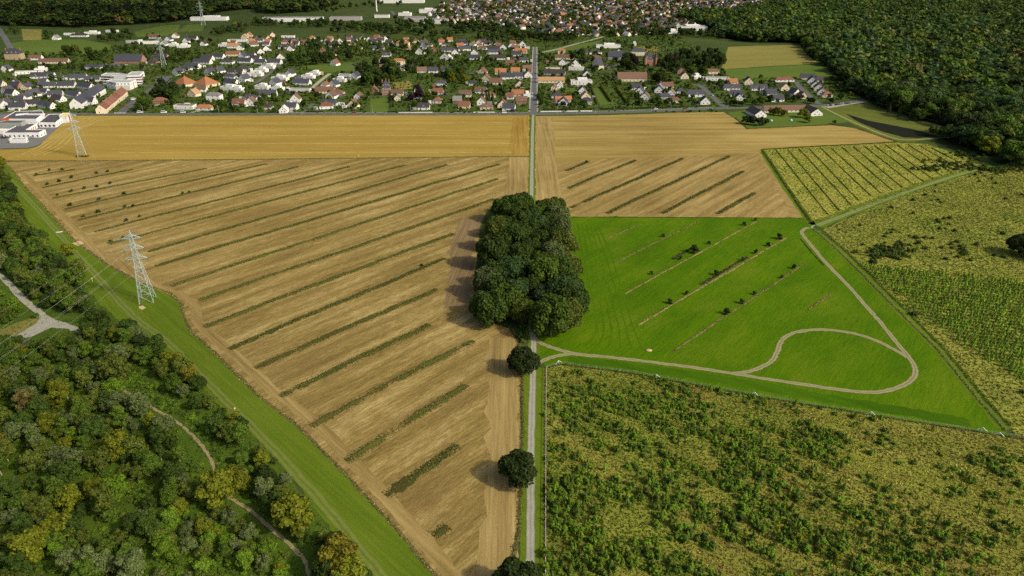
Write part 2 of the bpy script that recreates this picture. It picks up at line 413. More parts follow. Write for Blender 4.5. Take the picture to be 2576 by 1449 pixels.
sheet("rough_field", FFIELD, 0.03, M_ROUGHY, 0.5)
sheet("pasture", GFIELD, 0.03, M_ROUGH, 0.4)
sheet("grass_lane", GLANE, 0.026, M_LANE, 0.3, 1.6)
sheet("pale_stubble_ground", [(1431, 543), (1344, 508), (1344, 420), (1440, 404), (1700, 392), (1905, 385), (1937, 410), (1960, 443), (1990, 496), (2020, 547), (1720, 545)], 0.036,
      field_mat("diagonal_stubble", (0.265, 0.19, 0.062), (0.42, 0.325, 0.128), (0.14, 0.10, 0.03), ang((1438, 470), (1600, 404)), band=(0.014, 0.22), fine=(0.18, 1.1), w=(0.85, 0.7), grain=0.45), 0.8)
# headlands where the harvester turned
ribbon("headland", [(1312, 396), (1306, 480), (1300, 520)], 19, 0.042, M_HEAD, False, 0.5)
ribbon("headland", [(1368, 296), (1372, 400), (1378, 505)], 17, 0.042, M_HEAD, False, 0.5)
ribbon("headland", [(1262, 850), (1265, 960), (1268, 1100), (1262, 1300), (1235, 1500)], 11, 0.042, M_HEAD, True, 0.6)
M_HEAD2 = field_mat("edge_stubble", (0.27, 0.195, 0.066), (0.42, 0.325, 0.13), (0.13, 0.095, 0.028), ang((480, 830), (1000, 1330)), band=(0.01, 0.35), fine=(0.06, 1.3), w=(0.6, 0.6), grain=0.4)
ribbon("headland", [(56, 432), (96, 474), (160, 545), (232, 620), (308, 668), (388, 716), (462, 746), (492, 775), (502, 815), (590, 892), (672, 968), (792, 1064), (922, 1198), (1032, 1318), (1140, 1449), (1180, 1510)], 4.6, 0.044, M_HEAD2, True, 0.25)
ribbon("headland", [(1925, 395), (1952, 445), (1985, 500), (2012, 545)], 8, 0.044, M_HEAD2, True, 0.4)
ribbon("field_margin", [(0, 405.5), (320, 404), (644, 401), (980, 397), (1331, 393)], 2.2, 0.05, field_mat("margin_grass", (0.13, 0.115, 0.035), (0.2, 0.16, 0.06), (0.06, 0.07, 0.02), 0.0), False, 0.5)
M_EDGE = field_mat("ragged_margin", (0.125, 0.105, 0.035), (0.24, 0.17, 0.065), (0.06, 0.065, 0.02), 0.4, fine=(0.5, 0.8), grain=0.6)
ribbon("field_margin", [(24, 418), (60, 466), (118, 528), (190, 608), (265, 662), (350, 710), (430, 738), (458, 765), (462, 790), (478, 830), (560, 905), (640, 985), (760, 1080), (890, 1215), (1000, 1332), (1095, 1449), (1135, 1500)], 1.2, 0.052, M_EDGE, False, 0.22)
ribbon("field_margin", [(1286, 828), (1306, 862), (1302, 905), (1314, 960), (1314, 1100), (1311, 1200), (1306, 1330), (1292, 1400), (1275, 1500)], 1.4, 0.052, M_EDGE, True, 0.22)
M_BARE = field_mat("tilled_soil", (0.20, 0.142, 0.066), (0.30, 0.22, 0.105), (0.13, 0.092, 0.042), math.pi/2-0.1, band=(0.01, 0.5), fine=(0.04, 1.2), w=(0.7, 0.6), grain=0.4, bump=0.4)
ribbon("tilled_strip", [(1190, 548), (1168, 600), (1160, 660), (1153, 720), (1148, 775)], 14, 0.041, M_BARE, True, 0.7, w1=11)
# wood and forest floors, village ground, small fields
WOODF = [(-300, 380), (-60, 430), (40, 508), (75, 562), (145, 640), (205, 710), (255, 770), (330, 830), (400, 880), (470, 930), (560, 1030), (640, 1100), (720, 1180), (800, 1290), (900, 1420), (1060, 1700), (-900, 1700)]
sheet("wood_floor", WOODF, 0.02, M_SCRUB, 0.6)
FOREST = [(2000, -20), (1995, 6), (1900, 28), (1830, 42), (1716, 38), (1702, 50), (1790, 76), (1806, 94), (1885, 108), (2017, 110), (2034, 142), (2072, 160), (2112, 200), (2150, 232), (2172, 250), (2235, 282), (2310, 300), (2395, 326), (2350, 352), (2360, 370), (2470, 392), (2507, 410), (2600, 425), (3900, 470), (4200, -20)]
sheet("forest_floor", FOREST, 0.02, M_FLOOR, 0.6)
sheet("village_lawns", [(-400, 140), (430, 120), (640, 95), (1000, 95), (1700, 80), (1815, 170), (2110, 195), (2150, 250), (1850, 262), (1800, 283), (-400, 286)], 0.01, M_LAWN, 0.6)
sheet("park_lawn", [(1830, 284), (1850, 298), (1880, 322), (1960, 319), (2095, 312), (2135, 306), (2105, 288), (2070, 268), (1900, 274)], 0.03, M_PAST, 0.3)
sheet("basin_bank", [(2070, 268), (2180, 262), (2260, 284), (2400, 326), (2350, 346), (2300, 358), (2250, 356), (2200, 336), (2140, 310)], 0.025,
      field_mat("bank_grass", (0.105, 0.125, 0.022), (0.165, 0.175, 0.035), (0.06, 0.08, 0.016), 2.6, patch=0.02), 0.3)
m, nt, b = newmat("ditch_growth"); b.inputs["Base Color"].default_value = (0.013, 0.016, 0.008, 1); b.inputs["Roughness"].default_value = 0.9; b.inputs["Specular IOR Level"].default_value = 0.06  # dark matt ditch with growth in it, not a pond
sheet("dark_ditch", [(2128, 286), (2182, 303), (2240, 314), (2300, 326), (2360, 341), (2320, 347), (2275, 346), (2225, 333), (2185, 318), (2150, 302)], 0.05, m, 0.25, 2)
ribbon("footpath", [(2066, 268), (2100, 285), (2140, 304), (2190, 326), (2240, 345), (2285, 352), (2390, 345)], 2.2, 0.06, simple_mat("pale_grass_path", (0.26, 0.27, 0.10), 0.9, 0.1, 0.2), True)
ribbon("footpath", [(2235, 286), (2310, 305), (2400, 325), (2470, 345)], 2.0, 0.06, M_GRAVEL, True)
sheet("dry_meadow", [(1816, 170), (1832, 118), (1900, 115), (2012, 113), (2034, 142), (2062, 160), (1940, 166), (1822, 174)], 0.03, M_TAN, 0.6)
sheet("green_meadow", [(1818, 175), (1940, 168), (2064, 161), (2095, 192), (2030, 198), (1880, 203), (1835, 200)], 0.03, M_PAST, 0.6)
for q in ([(28, 108), (90, 101), (205, 99), (300, 117), (250, 137), (120, 137), (45, 137)], [(338, 80), (400, 66), (452, 62), (448, 82), (400, 92), (345, 93)], [(450, 80), (470, 62), (515, 60), (510, 78)],
          [(764, 166), (885, 156), (892, 178), (800, 183)], [(2240, 0), (2241, 0), (2241, 1)], [(815, 98), (930, 95), (1090, 105), (1100, 112), (880, 108)], [(1365, 128), (1480, 108), (1520, 100), (1480, 122), (1380, 134)]):
    if q[0][0] != 2240: sheet("pasture_field", q, 0.03, M_PAST, 0.5)
sheet("hay_field", [(54, 73), (105, 74), (104, 100), (58, 102)], 0.03, M_TAN, 0.5)
sheet("hay_field", [(1600, 118), (1655, 116), (1660, 130), (1610, 130)], 0.03, M_TAN, 0.5)
sheet("hay_field", [(985, 208), (1030, 203), (1045, 222), (1000, 226)], 0.03, M_TAN, 0.5)
sheet("garden_lawn", [(930, 250), (975, 244), (980, 282), (932, 282)], 0.03, M_PAST, 0.3)
sheet("garden_lawn", [(1410, 222), (1455, 222), (1460, 240), (1415, 240)], 0.03, M_PAST, 0.3)
sheet("garden_lawn", [(1020, 230), (1032, 228), (1040, 245), (1025, 246)], 0.03, M_PAST, 0.3)
sheet("garden_lawn", [(1490, 222), (1512, 222), (1545, 262), (1510, 264)], 0.03, M_PAST, 0.3)
# yards
sheet("school_yard", [(-80, 284), (180, 287), (176, 296), (97, 366), (70, 372), (0, 374), (-80, 374)], 0.035, simple_mat("yard_tarmac", (0.16, 0.16, 0.155), 0.9, 0.1, 0.15), 0.0)
sheet("courtyard", [(385, 195), (425, 190), (445, 215), (400, 222)], 0.035, M_ASPH, 0.2)
sheet("courtyard", [(255, 160), (300, 157), (312, 166), (270, 172)], 0.035, M_ASPH, 0.2)
sheet("courtyard", [(1508, 160), (1550, 163), (1560, 173), (1525, 176)], 0.035, M_ASPH, 0.2)
sheet("car_park", [(2070, 268), (2175, 252), (2175, 257), (2085, 272)], 0.05, M_GRAVEL, 0.2)
# roads
ribbon("road", [(-200, 285), (60, 286), (300, 287), (700, 287), (1200, 287), (1342, 287), (1420, 285.5), (1513, 283.5), (1660, 279), (1800, 273), (1850, 272), (2000, 268), (2090, 264), (2180, 252)], 8.0, 0.07, M_ASPH, True)
ribbon("pavement", [(700, 283.6), (1200, 283.4), (1330, 283)], 1.6, 0.14, simple_mat("pavement_slabs", (0.33, 0.32, 0.30), 0.9, 0.1), False)
ribbon("pavement", [(1356, 282.4), (1513, 280), (1660, 275.6), (1795, 270)], 1.6, 0.14, simple_mat("pavement_slabs", (0.33, 0.32, 0.30), 0.9, 0.1), True)
ribbon("grass_verge", [(1350, 290), (1420, 288.6), (1513, 286.5), (1660, 282.2), (1815, 276)], 3.5, 0.06, M_LAWN, True, 0.3)
ribbon("street", [(1342, 286), (1343, 235), (1344, 190), (1345, 150), (1346, 118)], 7.5, 0.074, M_ASPH, False)
for k in (-1, 1): ribbon("pavement", [(1342+k*10.5, 282), (1343+k*8.6, 235), (1344+k*6.8, 190), (1345+k*5.6, 150), (1346+k*4.6, 118)], 1.6, 0.15, simple_mat("pavement_slabs", (0.30, 0.29, 0.27), 0.9, 0.1), False)
ribbon("street", [(303, 286), (330, 262), (375, 230), (400, 212), (428, 192)], 9, 0.074, M_ASPH, True)
ribbon("street", [(1822, 269), (1800, 250), (1763, 217), (1738, 213)], 6, 0.074, M_ASPH, True)
ribbon("street", [(1738, 214), (1800, 214), (1900, 213)], 5, 0.078, M_ASPH, True)
ribbon("street", [(2003, 206), (2015, 222), (2035, 240), (2060, 262)], 6, 0.074, M_ASPH, True)
ribbon("street", [(779, 228), (804, 205), (830, 185)], 5, 0.074, M_GRAVEL, True)
ribbon("street", [(644, 209), (668, 192), (692, 174), (720, 150)], 5.5, 0.074, M_ASPH, True)
ribbon("lane", [(757, 285), (772, 275), (787, 262)], 4, 0.074, M_ASPH, False)
ribbon("street", [(-5, 70), (12, 95), (30, 128)], 9, 0.074, M_ASPH, True)
ribbon("street", [(1352, 135), (1400, 124), (1440, 113), (1480, 103), (1518, 92)], 6, 0.074, M_PATH, True)
ribbon("street", [(1100, 20), (1115, 45), (1130, 60)], 8, 0.074, M_ASPH, True)
ribbon("street", [(985, 28), (1000, 45), (1010, 55)], 8, 0.074, M_ASPH, True)
ribbon("street", [(105, 242), (160, 250), (185, 238), (240, 215), (300, 212), (390, 216)], 5, 0.074, M_ASPH, True)
ribbon("street", [(870, 166), (1000, 172), (1130, 182), (1340, 190)], 5, 0.074, M_ASPH, True)
ribbon("street", [(1345, 185), (1420, 186), (1500, 190), (1560, 196)], 5, 0.074, M_ASPH, True)
for k in range(6): ribbon("road_marking", [(288+k*5.0, 284.4), (290.6+k*5.0, 284.4)], 3.0, 0.082, M_PAINT, False)
for x in range(420, 1320, 26): ribbon("road_marking", [(x, 287), (x+9, 287)], 0.18, 0.08, M_PAINT, False)
M_PATHW = track_mat("worn_chip_path", (0.20, 0.20, 0.12), (0.31, 0.31, 0.245), (0.25, 0.245, 0.185))
# harvest lines in the wheat stubble, mown and driven lines in the meadow
M_TRAM = field_mat("tramline", (0.25, 0.165, 0.030), (0.31, 0.215, 0.045), (0.19, 0.125, 0.022), 0.0); M_SWATH = field_mat("straw_swath", (0.40, 0.31, 0.095), (0.46, 0.36, 0.13), (0.31, 0.225, 0.06), 0.0)
for y0 in (303, 316, 331, 349, 371):
    ribbon("tramline", [(260+(y0-303)*-1.3, y0+1.5), (700, y0+0.6), (1285, y0)], 0.9, 0.044, M_TRAM, False, 0.2)
for y0 in (309, 340, 361, 383): ribbon("straw_swath", [(300, y0+1.2), (800, y0+0.5), (1290, y0)], 1.6, 0.0445, M_SWATH, False, 0.4)
for k in range(5): ribbon("straw_swath", [(20+k*22, 398-k*2), (80+k*20, 378-k*3), (150+k*14, 335-k*3), (215+k*16, 297)], 1.3, 0.045+k*0.0005, M_SWATH, True, 0.3)
ribbon("headland", [(1310, 292), (1306, 340), (1302, 390)], 15, 0.043, field_mat("wheat_headland", (0.28, 0.18, 0.036), (0.40, 0.29, 0.075), (0.18, 0.11, 0.02), math.pi/2, band=(0.01, 0.5), fine=(0.05, 1.0), w=(0.8, 0.6)), False, 0.4)
ribbon("mown_band", [(1430, 905), (1640, 928), (1890, 968), (2100, 1006), (2300, 1038), (2440, 1066)], 5.5, 0.05, field_mat("shorter_grass", (0.046, 0.110, 0.002), (0.075, 0.150, 0.004), (0.030, 0.075, 0.001), -0.6, band=(0.02, 0.3), fine=(0.1, 0.9), w=(0.5, 0.5), grain=0.5), True, 0.5)
for k in range(6): ribbon("wheel_marks", [(1452+k*11, 560+k*3), (1466+k*14, 640), (1488+k*16, 740), (1500+k*19, 830), (1470+k*30, 872+k*2)], 0.7, 0.05+k*0.0006, field_mat("pressed_grass", (0.058, 0.124, 0.002), (0.095, 0.168, 0.004), (0.036, 0.084, 0.001), 1.5), True, 0.15)
# the farm path and its verges
PATH = [(1341, 289), (1339.5, 340), (1338, 420), (1337, 505), (1334, 620), (1331, 740), (1332, 800), (1338, 835), (1342, 860), (1341, 930), (1337.5, 1050), (1335.5, 1200), (1334.5, 1340), (1334, 1520), (1333, 1720)]
ribbon("grass_verge", PATH, 5.2, 0.056, M_LANE, True, 0.35)
ribbon("grass_verge", [(1344, 925), (1344, 1050), (1344, 1200), (1344.5, 1340), (1345, 1520), (1345, 1720)], 8.0, 0.058, M_LANE, True, 0.1)
ribbon("path", PATH, 2.5, 0.10, M_PATHW, True, 0.07)
T1 = [(1344, 850), (1358, 862), (1388, 874), (1443, 889), (1538, 899), (1638, 911), (1738, 924), (1838, 939), (1931, 954), (2032, 969), (2132, 983), (2207, 987), (2268, 971), (2300, 947), (2300, 922), (2282, 893), (2252, 858), (2212, 808), (2172, 763), (2137, 722),
      (2082, 666), (2044, 621), (2024, 597), (2017, 584), (2026, 575), (2046, 572)]
ribbon("track", T1, 2.3, 0.075, M_TRACK, True, 0.12)
ribbon("track", [(1838, 940), (1883, 935), (1918, 922), (1943, 907), (1957, 880), (1967, 856), (1990, 840), (2032, 831), (2082, 830), (2147, 839), (2202, 856), (2252, 881), (2283, 900)], 2.3, 0.079, M_TRACK, True, 0.12)
ribbon("track", [(1350, 917), (1364, 909), (1388, 899), (1438, 891), (1490, 896)], 2.3, 0.079, M_TRACK, True, 0.12)
ribbon("grass_track", [(2050, 568), (2120, 540), (2200, 510), (2300, 473), (2400, 440), (2490, 415)], 9, 0.06, M_LANE, True, 0.4)
ribbon("track", [(2056, 567), (2120, 543), (2200, 512), (2300, 476), (2400, 443), (2480, 419)], 3.2, 0.075, track_mat("green_wheel_track", (0.11, 0.18, 0.02), (0.20, 0.22, 0.10), (0.12, 0.19, 0.022)), True, 0.1)
ribbon("grass_track", [(2052, 580), (2100, 618), (2180, 697), (2275, 792), (2362, 878), (2450, 985), (2530, 1080)], 5.5, 0.06, M_LANE, True, 0.2)
ribbon("grass_track", [(1919, 383), (1950, 430), (1990, 492), (2044, 566)], 5, 0.06, M_LANE, True, 0.3)
ribbon("wheel_track", [(0, 425), (70, 500), (150, 590), (230, 680), (330, 790), (420, 860), (540, 980), (660, 1100), (780, 1230), (920, 1400), (1000, 1500), (1150, 1690)], 3.4, 0.07, M_LANETRK, True, 0.15)
# gravel drive and paths in the wood
sheet("gravel_clearing", [(112, 792), (140, 806), (175, 818), (215, 838), (200, 836), (160, 826), (130, 824), (100, 838), (60, 856), (30, 850), (50, 838), (90, 815)], 0.07, M_GRAVEL, 0.3, 2)
ribbon("gravel_drive", [(-40, 670), (10, 702), (40, 733), (70, 764), (104, 790), (116, 806), (150, 814), (212, 836)], 3.0, 0.075, M_GRAVEL, True, 0.15)
sheet("sparse_grass", [(0, 830), (80, 800), (115, 800), (105, 835), (60, 858), (-20, 862)], 0.05, M_TAN, 0.5, 2)
ribbon("footpath", [(288, 966), (318, 986), (350, 1006), (395, 1033), (430, 1052), (470, 1082), (505, 1118), (530, 1155), (545, 1200), (570, 1245), (595, 1262), (640, 1292), (700, 1345), (745, 1385), (768, 1415), (782, 1470)], 1.05, 0.075, simple_mat("trodden_path", (0.29, 0.24, 0.125), 0.95, 0.05, 0.3, 0.6), True, 0.12)
for q in ([(182, 612), (200, 606), (212, 612), (196, 619)], [(348, 772), (358, 769), (368, 774), (356, 780)]):
    sheet("bare_soil", q, 0.075, simple_mat("sand", (0.52, 0.40, 0.22), 0.95, 0.05), 0.2, 1)

# ------------------------------------------------------------------ foliage
def ico(sub=1):
    bm = bmesh.new(); bmesh.ops.create_icosphere(bm, subdivisions=sub, radius=1.0)
    v = np.array([x.co[:] for x in bm.verts]); f = np.array([[y.index for y in x.verts] for x in bm.faces]); bm.free(); return v, f
ICO1 = ico(1); ICO2 = ico(2)

def quads_at(pos, nrm, size, r, kink=0.18):
    n = len(pos); nrm = nrm/np.linalg.norm(nrm, axis=1, keepdims=True)
    a = r.normal(size=(n, 3)); u = np.cross(nrm, a); u /= np.linalg.norm(u, axis=1, keepdims=True)+1e-9; w = np.cross(nrm, u)
    s = size[:, None]; el = r.uniform(0.6, 1.0, (n, 1))
    k = nrm*s*kink*r.normal(size=(n, 1))
    V = np.stack([pos-u*s, pos-w*s*el+k, pos+u*s, pos+w*s*el+k], 1).reshape(-1, 3)
    i = np.arange(n)*4
    T = np.stack([np.stack([i, i+1, i+2], 1), np.stack([i, i+2, i+3], 1)], 1).reshape(-1, 3)
    return V, T

def leaf_or_shade_cloud(lobes, n, size, r, core=0.78, jit=0.55, down=-0.45, up=0.35):
    c = np.array([l[0] for l in lobes]); rad = np.array([l[1] for l in lobes]); sq = np.array([l[2] if len(l) > 2 else 1.0 for l in lobes])
    p = rad**2/np.sum(rad**2); V = []; k = r.choice(len(lobes), n*3, p=p)
    d = r.normal(size=(n*3, 3)); d /= np.linalg.norm(d, axis=1, keepdims=True)
    ok = d[:, 2] > down; k = k[ok]; d = d[ok]
    pos = c[k] + d*np.stack([rad[k], rad[k], rad[k]*sq[k]], 1)*r.uniform(0.82, 1.08, (len(k), 1))
    inside = np.zeros(len(pos), bool)
    for j in range(len(lobes)):
        e = (pos-c[j])/np.array([rad[j], rad[j], rad[j]*sq[j]])
        inside |= (np.sum(e*e, 1) < 0.72) & (k != j)
    pos = pos[~inside][:n]; d = d[~inside][:n]
    V, T = quads_at(pos, d+r.normal(size=d.shape)*jit+np.array([0, 0, up]), size*r.uniform(0.6, 1.35, len(pos)), r)
    if core:
        for j in range(len(lobes)):
            v = ICO1[0]*np.array([rad[j], rad[j], rad[j]*sq[j]])*core + c[j]
            T = np.vstack([T, ICO1[1]+len(V)]); V = np.vstack([V, v])
    return V, T

def trunk_mesh(name, h, r0, rr, mat=None, limbs=4, spread=2.0, top=None):
    b = MB(); top = top or h
    pts = [Vector((0, 0, -0.1)), Vector((rr.normal()*0.1, rr.normal()*0.1, h*0.35)), Vector((rr.normal()*0.2, rr.normal()*0.2, h*0.7)), Vector((0, 0, h))]
    for i in range(3): b.bar(pts[i], pts[i+1], 2*r0*(1-i*0.25), 0, 2*r0*(1-(i+1)*0.25))
    for k in range(limbs):
        a = 2*math.pi*k/limbs + rr.normal()*0.3; z0 = h*(0.45+0.3*rr.random())
        b.bar((0, 0, z0), (math.cos(a)*spread, math.sin(a)*spread, z0+h*0.35), r0*0.9, 0, r0*0.35)
    return b.mesh(name, mat or M_BARK)

def round_lobes(r, R_, z0, z1, n, k=0.46):
    """lobes filling a dome between z0 and z1 with radius R_"""
    L = [((0, 0, (z0+z1)/2), R_*0.66, (z1-z0)/2*1.15/(R_))]
    for i in range(n):
        a = 2.399*i + r.normal()*0.25; t = (i+0.5)/n; z = z0+(z1-z0)*(0.18+0.72*t)
        rr = R_*math.sqrt(max(0.05, 1-(1.25*(t-0.30))**2))*0.72
        q = R_*k*r.uniform(0.75, 1.2)
        L.append(((rr*math.cos(a), rr*math.sin(a), z), q, 0.85))
    return L

PROTO = {}
def make_proto(key, R_, h, zb, nl, n, size, seed, trunk=(0.25, 4), jit=0.55, pale=False, up=0.35):
    r = np.random.default_rng(seed)
    V, T = leaf_or_shade_cloud(round_lobes(r, R_, zb, h, nl), n, size, r, jit=jit, up=up)
    PROTO[key] = (tri_mesh(key+"_crown", V, T, M_LEAF), trunk_mesh(key+"_trunk", h*0.62, trunk[0], r, M_BARKP if pale else M_BARK, trunk[1], R_*0.5), V, T, h, R_)
for i in range(5): make_proto(f"oak{i}", 6.4, 12.0, 2.0, 16, 2600, 0.52, 10+i, (0.42, 5))          # big field / avenue trees
for i in range(5): make_proto(f"wood{i}", 3.6, 8.0, 1.0, 10, 1500, 0.36, 30+i, (0.17, 4))             # woodland trees
for i in range(4): make_proto(f"slim{i}", 2.6, 9.5, 1.2, 11, 1300, 0.33, 50+i, (0.15, 3), pale=True)   # birch-like
for i in range(4): make_proto(f"shrub{i}", 2.4, 3.8, 0.1, 9, 900, 0.26, 70+i, (0.08, 4), up=0.6)              # willow scrub
for i in range(4): make_proto(f"fine{i}", 5.0, 12.0, 1.2, 14, 1100, 0.50, 90+i, (0.3, 3))              # forest trees
for i in range(4): make_proto(f"far{i}", 5.4, 12.0, 1.5, 7, 120, 1.3, 110+i, (0.3, 0))
for i in range(4): make_proto(f"mid{i}", 5.2, 12.0, 1.3, 9, 380, 0.8, 310+i, (0.3, 0))
for i in range(4): make_proto(f"dim{i}", 5.4, 12.0, 2.0, 5, 50, 1.9, 330+i, (0.3, 0))               # distant
for i in range(4): make_proto(f"garden{i}", 3.6, 7.0, 0.8, 9, 420, 0.55, 130+i, (0.2, 3))
def make_conifer(key, R_, h, n, size, seed):
    r = np.random.default_rng(seed); t = r.random(n)**0.75; z = h*(0.06+0.94*t); rad = R_*(1-t)*r.uniform(0.75, 1.1, n)+0.05
    a = r.uniform(0, 2*math.pi, n); pos = np.stack([rad*np.cos(a), rad*np.sin(a), z], 1); d = np.stack([np.cos(a), np.sin(a), np.full(n, 1.1)], 1)
    V, T = quads_at(pos, d+r.normal(size=d.shape)*0.5, size*r.uniform(0.6, 1.3, n), r)
    k = np.arange(3)*2.094; st = np.vstack([np.stack([R_*.12*np.cos(k), R_*.12*np.sin(k), np.zeros(3)], 1), [[0, 0, h]]])
    T = np.vstack([T, np.array([(0, 1, 3), (1, 2, 3), (2, 0, 3)])+len(V)]); V = np.vstack([V, st])
    PROTO[key] = (tri_mesh(key+"_crown", V, T, M_LEAF), trunk_mesh(key+"_trunk", h*0.5, R_*0.05+0.02, r, limbs=0), V, T, h, R_)
for i in range(3): make_conifer(f"conifer{i}", 2.4, 9.5, 500, 0.5, 150+i)
for i in range(4): make_conifer(f"sapling{i}", 0.85, 2.6, 110, 0.24, 160+i)
for i in range(3): make_proto(f"bush{i}", 1.1, 1.9, 0.0, 6, 220, 0.18, 170+i, (0.05, 3), up=0.9)
for i in range(3): make_proto(f"clump{i}", 1.3, 1.5, -0.1, 3, 34, 0.5, 190+i, (0.05, 0), up=0.8)
for i in range(3): make_proto(f"dwarf{i}", 1.3, 1.5, -0.1, 5, 110, 0.26, 180+i, (0.05, 0), up=0.9)

CLR = {"dark green": (0.028, 0.047, 0.008), "deep green": (0.042, 0.074, 0.010), "mid green": (0.070, 0.118, 0.012), "olive green": (0.086, 0.112, 0.015), "grey-green": (0.095, 0.125, 0.038),
       "yellow-green": (0.130, 0.150, 0.010), "amber": (0.140, 0.130, 0.011), "russet": (0.110, 0.092, 0.026), "purple": (0.028, 0.013, 0.020), "bright green": (0.100, 0.172, 0.012), "pale grey": (0.19, 0.20, 0.11), "blue-green": (0.044, 0.082, 0.022)}
def pick(r, weights):
    k = list(weights); w = np.array([weights[x] for x in k], float); return k[r.choice(len(k), p=w/w.sum())]

def plant(name, proto, x, y, s, colour, r, sz=1.0, parts=True, rz=None, gain=1.0):
    """one tree: an Empty at its foot with crown and trunk"""
    crown, trunk = PROTO[proto][0], PROTO[proto][1]
    c = np.clip(np.array(CLR[colour])*gain*r.uniform(0.82, 1.2), 0, 1)
    rz = r.uniform(0, 6.28) if rz is None else rz
    if parts:
        e = link(name, None, loc=(x, y, 0), rz=rz, scale=(s, s, s*sz))
        link("crown", crown, e, color=c); link("trunk", trunk, e)
    else:
        e = link(name, crown, loc=(x, y, 0), rz=rz, scale=(s, s, s*sz), color=c)
    e["_c"] = colour
    return e

def scatter(polyD, step, r, jit=0.42, clipx=(-260, 2950), keep=None):
    """jittered grid of ground points inside a surveyed outline"""
    Wp = Pa(polyD); lo = Wp.min(0); hi = Wp.max(0)
    nx = int((hi[0]-lo[0])/step)+2; ny = int((hi[1]-lo[1])/(step*0.9))+2
    gx, gy = np.meshgrid(np.arange(nx), np.arange(ny))
    g = np.stack([lo[0]+(gx+0.5*(gy % 2))*step, lo[1]+gy*step*0.9], -1).reshape(-1, 2)
    g = g + r.normal(size=g.shape)*step*jit*0.6
    g = g[inpoly(g, Wp)]
    d = toD_arr(g); ok = (d[:, 0] > clipx[0]) & (d[:, 0] < clipx[1]) & (d[:, 1] < 1720)
    return g[ok]

def merged(name, items, mat=M_LEAFT):
    """many plants in ONE mesh; items = (proto key, x, y, scale, scale z, rot, colour rgb)"""
    Vs = []; Ts = []; Cs = []; off = 0
    for key, x, y, s, sz, rz, c in items:
        V, T = PROTO[key][2], PROTO[key][3]
        ca, sa = math.cos(rz)*s, math.sin(rz)*s
        Vs.append(np.stack([V[:, 0]*ca - V[:, 1]*sa + x, V[:, 0]*sa + V[:, 1]*ca + y, V[:, 2]*s*sz], 1).astype(np.float32))
        Ts.append(T+off); off += len(V); Cs.append(np.broadcast_to(np.asarray(c, np.float32), (len(V), 3)))
    print(name, len(items), "plants", sum(len(t) for t in Ts), "faces")
    me = tri_mesh(name, np.vstack(Vs), np.vstack(Ts), mat, tint=np.vstack(Cs))
    return tag(link(name, me), kind="stuff")

def rank_label(objs, ref, fmt, cat, group, key=lambda o: o["_c"]):
    """label by look, then by order of distance from a landmark among those of the same look"""
    by = {}
    for o in objs: by.setdefault(key(o), []).append(o)
    for k, v in by.items():
        v.sort(key=lambda o: (o.location.x-ref[0])**2 + (o.location.y-ref[1])**2)
        for i, o in enumerate(v):
            tag(o, fmt.format(c=k, n=near_words(i+1), o=ordinal(i+1)), cat, group)
    for o in objs:
        if "_c" in o: del o["_c"]

# --- the grove on the path and the lone trees
r = np.random.default_rng(21); grove = []
GROVE = [(1262, 800, 1.0), (1222, 815, 1.05), (1300, 812, 0.85), (1195, 800, 0.95), (1395, 845, 1.35), (1440, 835, 1.1), (1462, 805, 1.0), (1365, 830, 0.85), (1240, 770, 1.1), (1290, 765, 1.0), (1205, 745, 0.95), (1385, 780, 1.15), (1430, 775, 1.2), (1458, 750, 0.95),
         (1232, 720, 1.1), (1280, 715, 1.05), (1312, 740, 0.75), (1375, 730, 1.05), (1415, 720, 1.1), (1446, 700, 1.0), (1222, 675, 1.05), (1265, 670, 1.05), (1305, 675, 0.9), (1365, 685, 0.95), (1400, 668, 1.05), (1432, 650, 1.0), (1236, 630, 1.05), (1280, 630, 1.1), (1310, 625, 0.85),
         (1362, 638, 1.0), (1395, 620, 1.05), (1424, 605, 1.05), (1235, 595, 1.05), (1272, 590, 1.1), (1308, 585, 0.95), (1360, 595, 1.0), (1392, 580, 1.05), (1415, 568, 1.0), (1258, 560, 1.1), (1295, 556, 1.0), (1325, 560, 0.8), (1362, 560, 1.0), (1392, 552, 1.05),
         (1415, 545, 0.8), (1278, 540, 1.05), (1310, 536, 0.95), (1372, 540, 0.95), (1345, 552, 0.6), (1336, 755, 0.8), (1330, 705, 0.9), (1334, 655, 0.9), (1332, 610, 0.9), (1334, 575, 0.85), (1338, 785, 0.6)]
for i, (px, py, s) in enumerate(GROVE):
    px = 1329 + (px-1329)*0.84; x, y = P(px, py)
    grove.append(plant("avenue_tree", f"oak{i % 5}", x, y, s*r.uniform(0.78, 1.08), pick(r, {"dark green": 3, "deep green": 6, "mid green": 3, "olive green": 2, "blue-green": 3, "grey-green": 1}), r, r.uniform(0.95, 1.35)))
rank_label(grove, P(1341, 850), "{c} tree in the dense grove over the path, {n} the grove's track junction", "tree", "grove trees over the path")
LONE = [(1328, 938, 0.87, "round dark field tree standing by the track junction, shading the pale path"), (1318, 1214, 0.84, "dark lone tree beside the pale path halfway along the stubble edge"),
        (1322, 1505, 0.92, "dark tree at the bottom of the pale path, cut by the frame")]
for i, (px, py, s, lb) in enumerate(LONE):
    x, y = P(px, py); o = plant("field_tree", f"oak{i+1}", x-1.9, y, s, "dark green", r, 0.92); del o["_c"]; tag(o, lb, "tree")
x, y = P(2562, 640); o = plant("field_tree", "oak0", x, y, 0.95, "dark green", r, 0.9); del o["_c"]; tag(o, "dark round tree alone in the rough yellow field by the frame edge", "tree")
x, y = P(2600, 655); o = plant("field_tree", "oak2", x+6, y, 0.95, "dark green", r, 0.9); del o["_c"]; tag(o, "dark tree just behind the lone rough field tree, mostly out of frame", "tree")

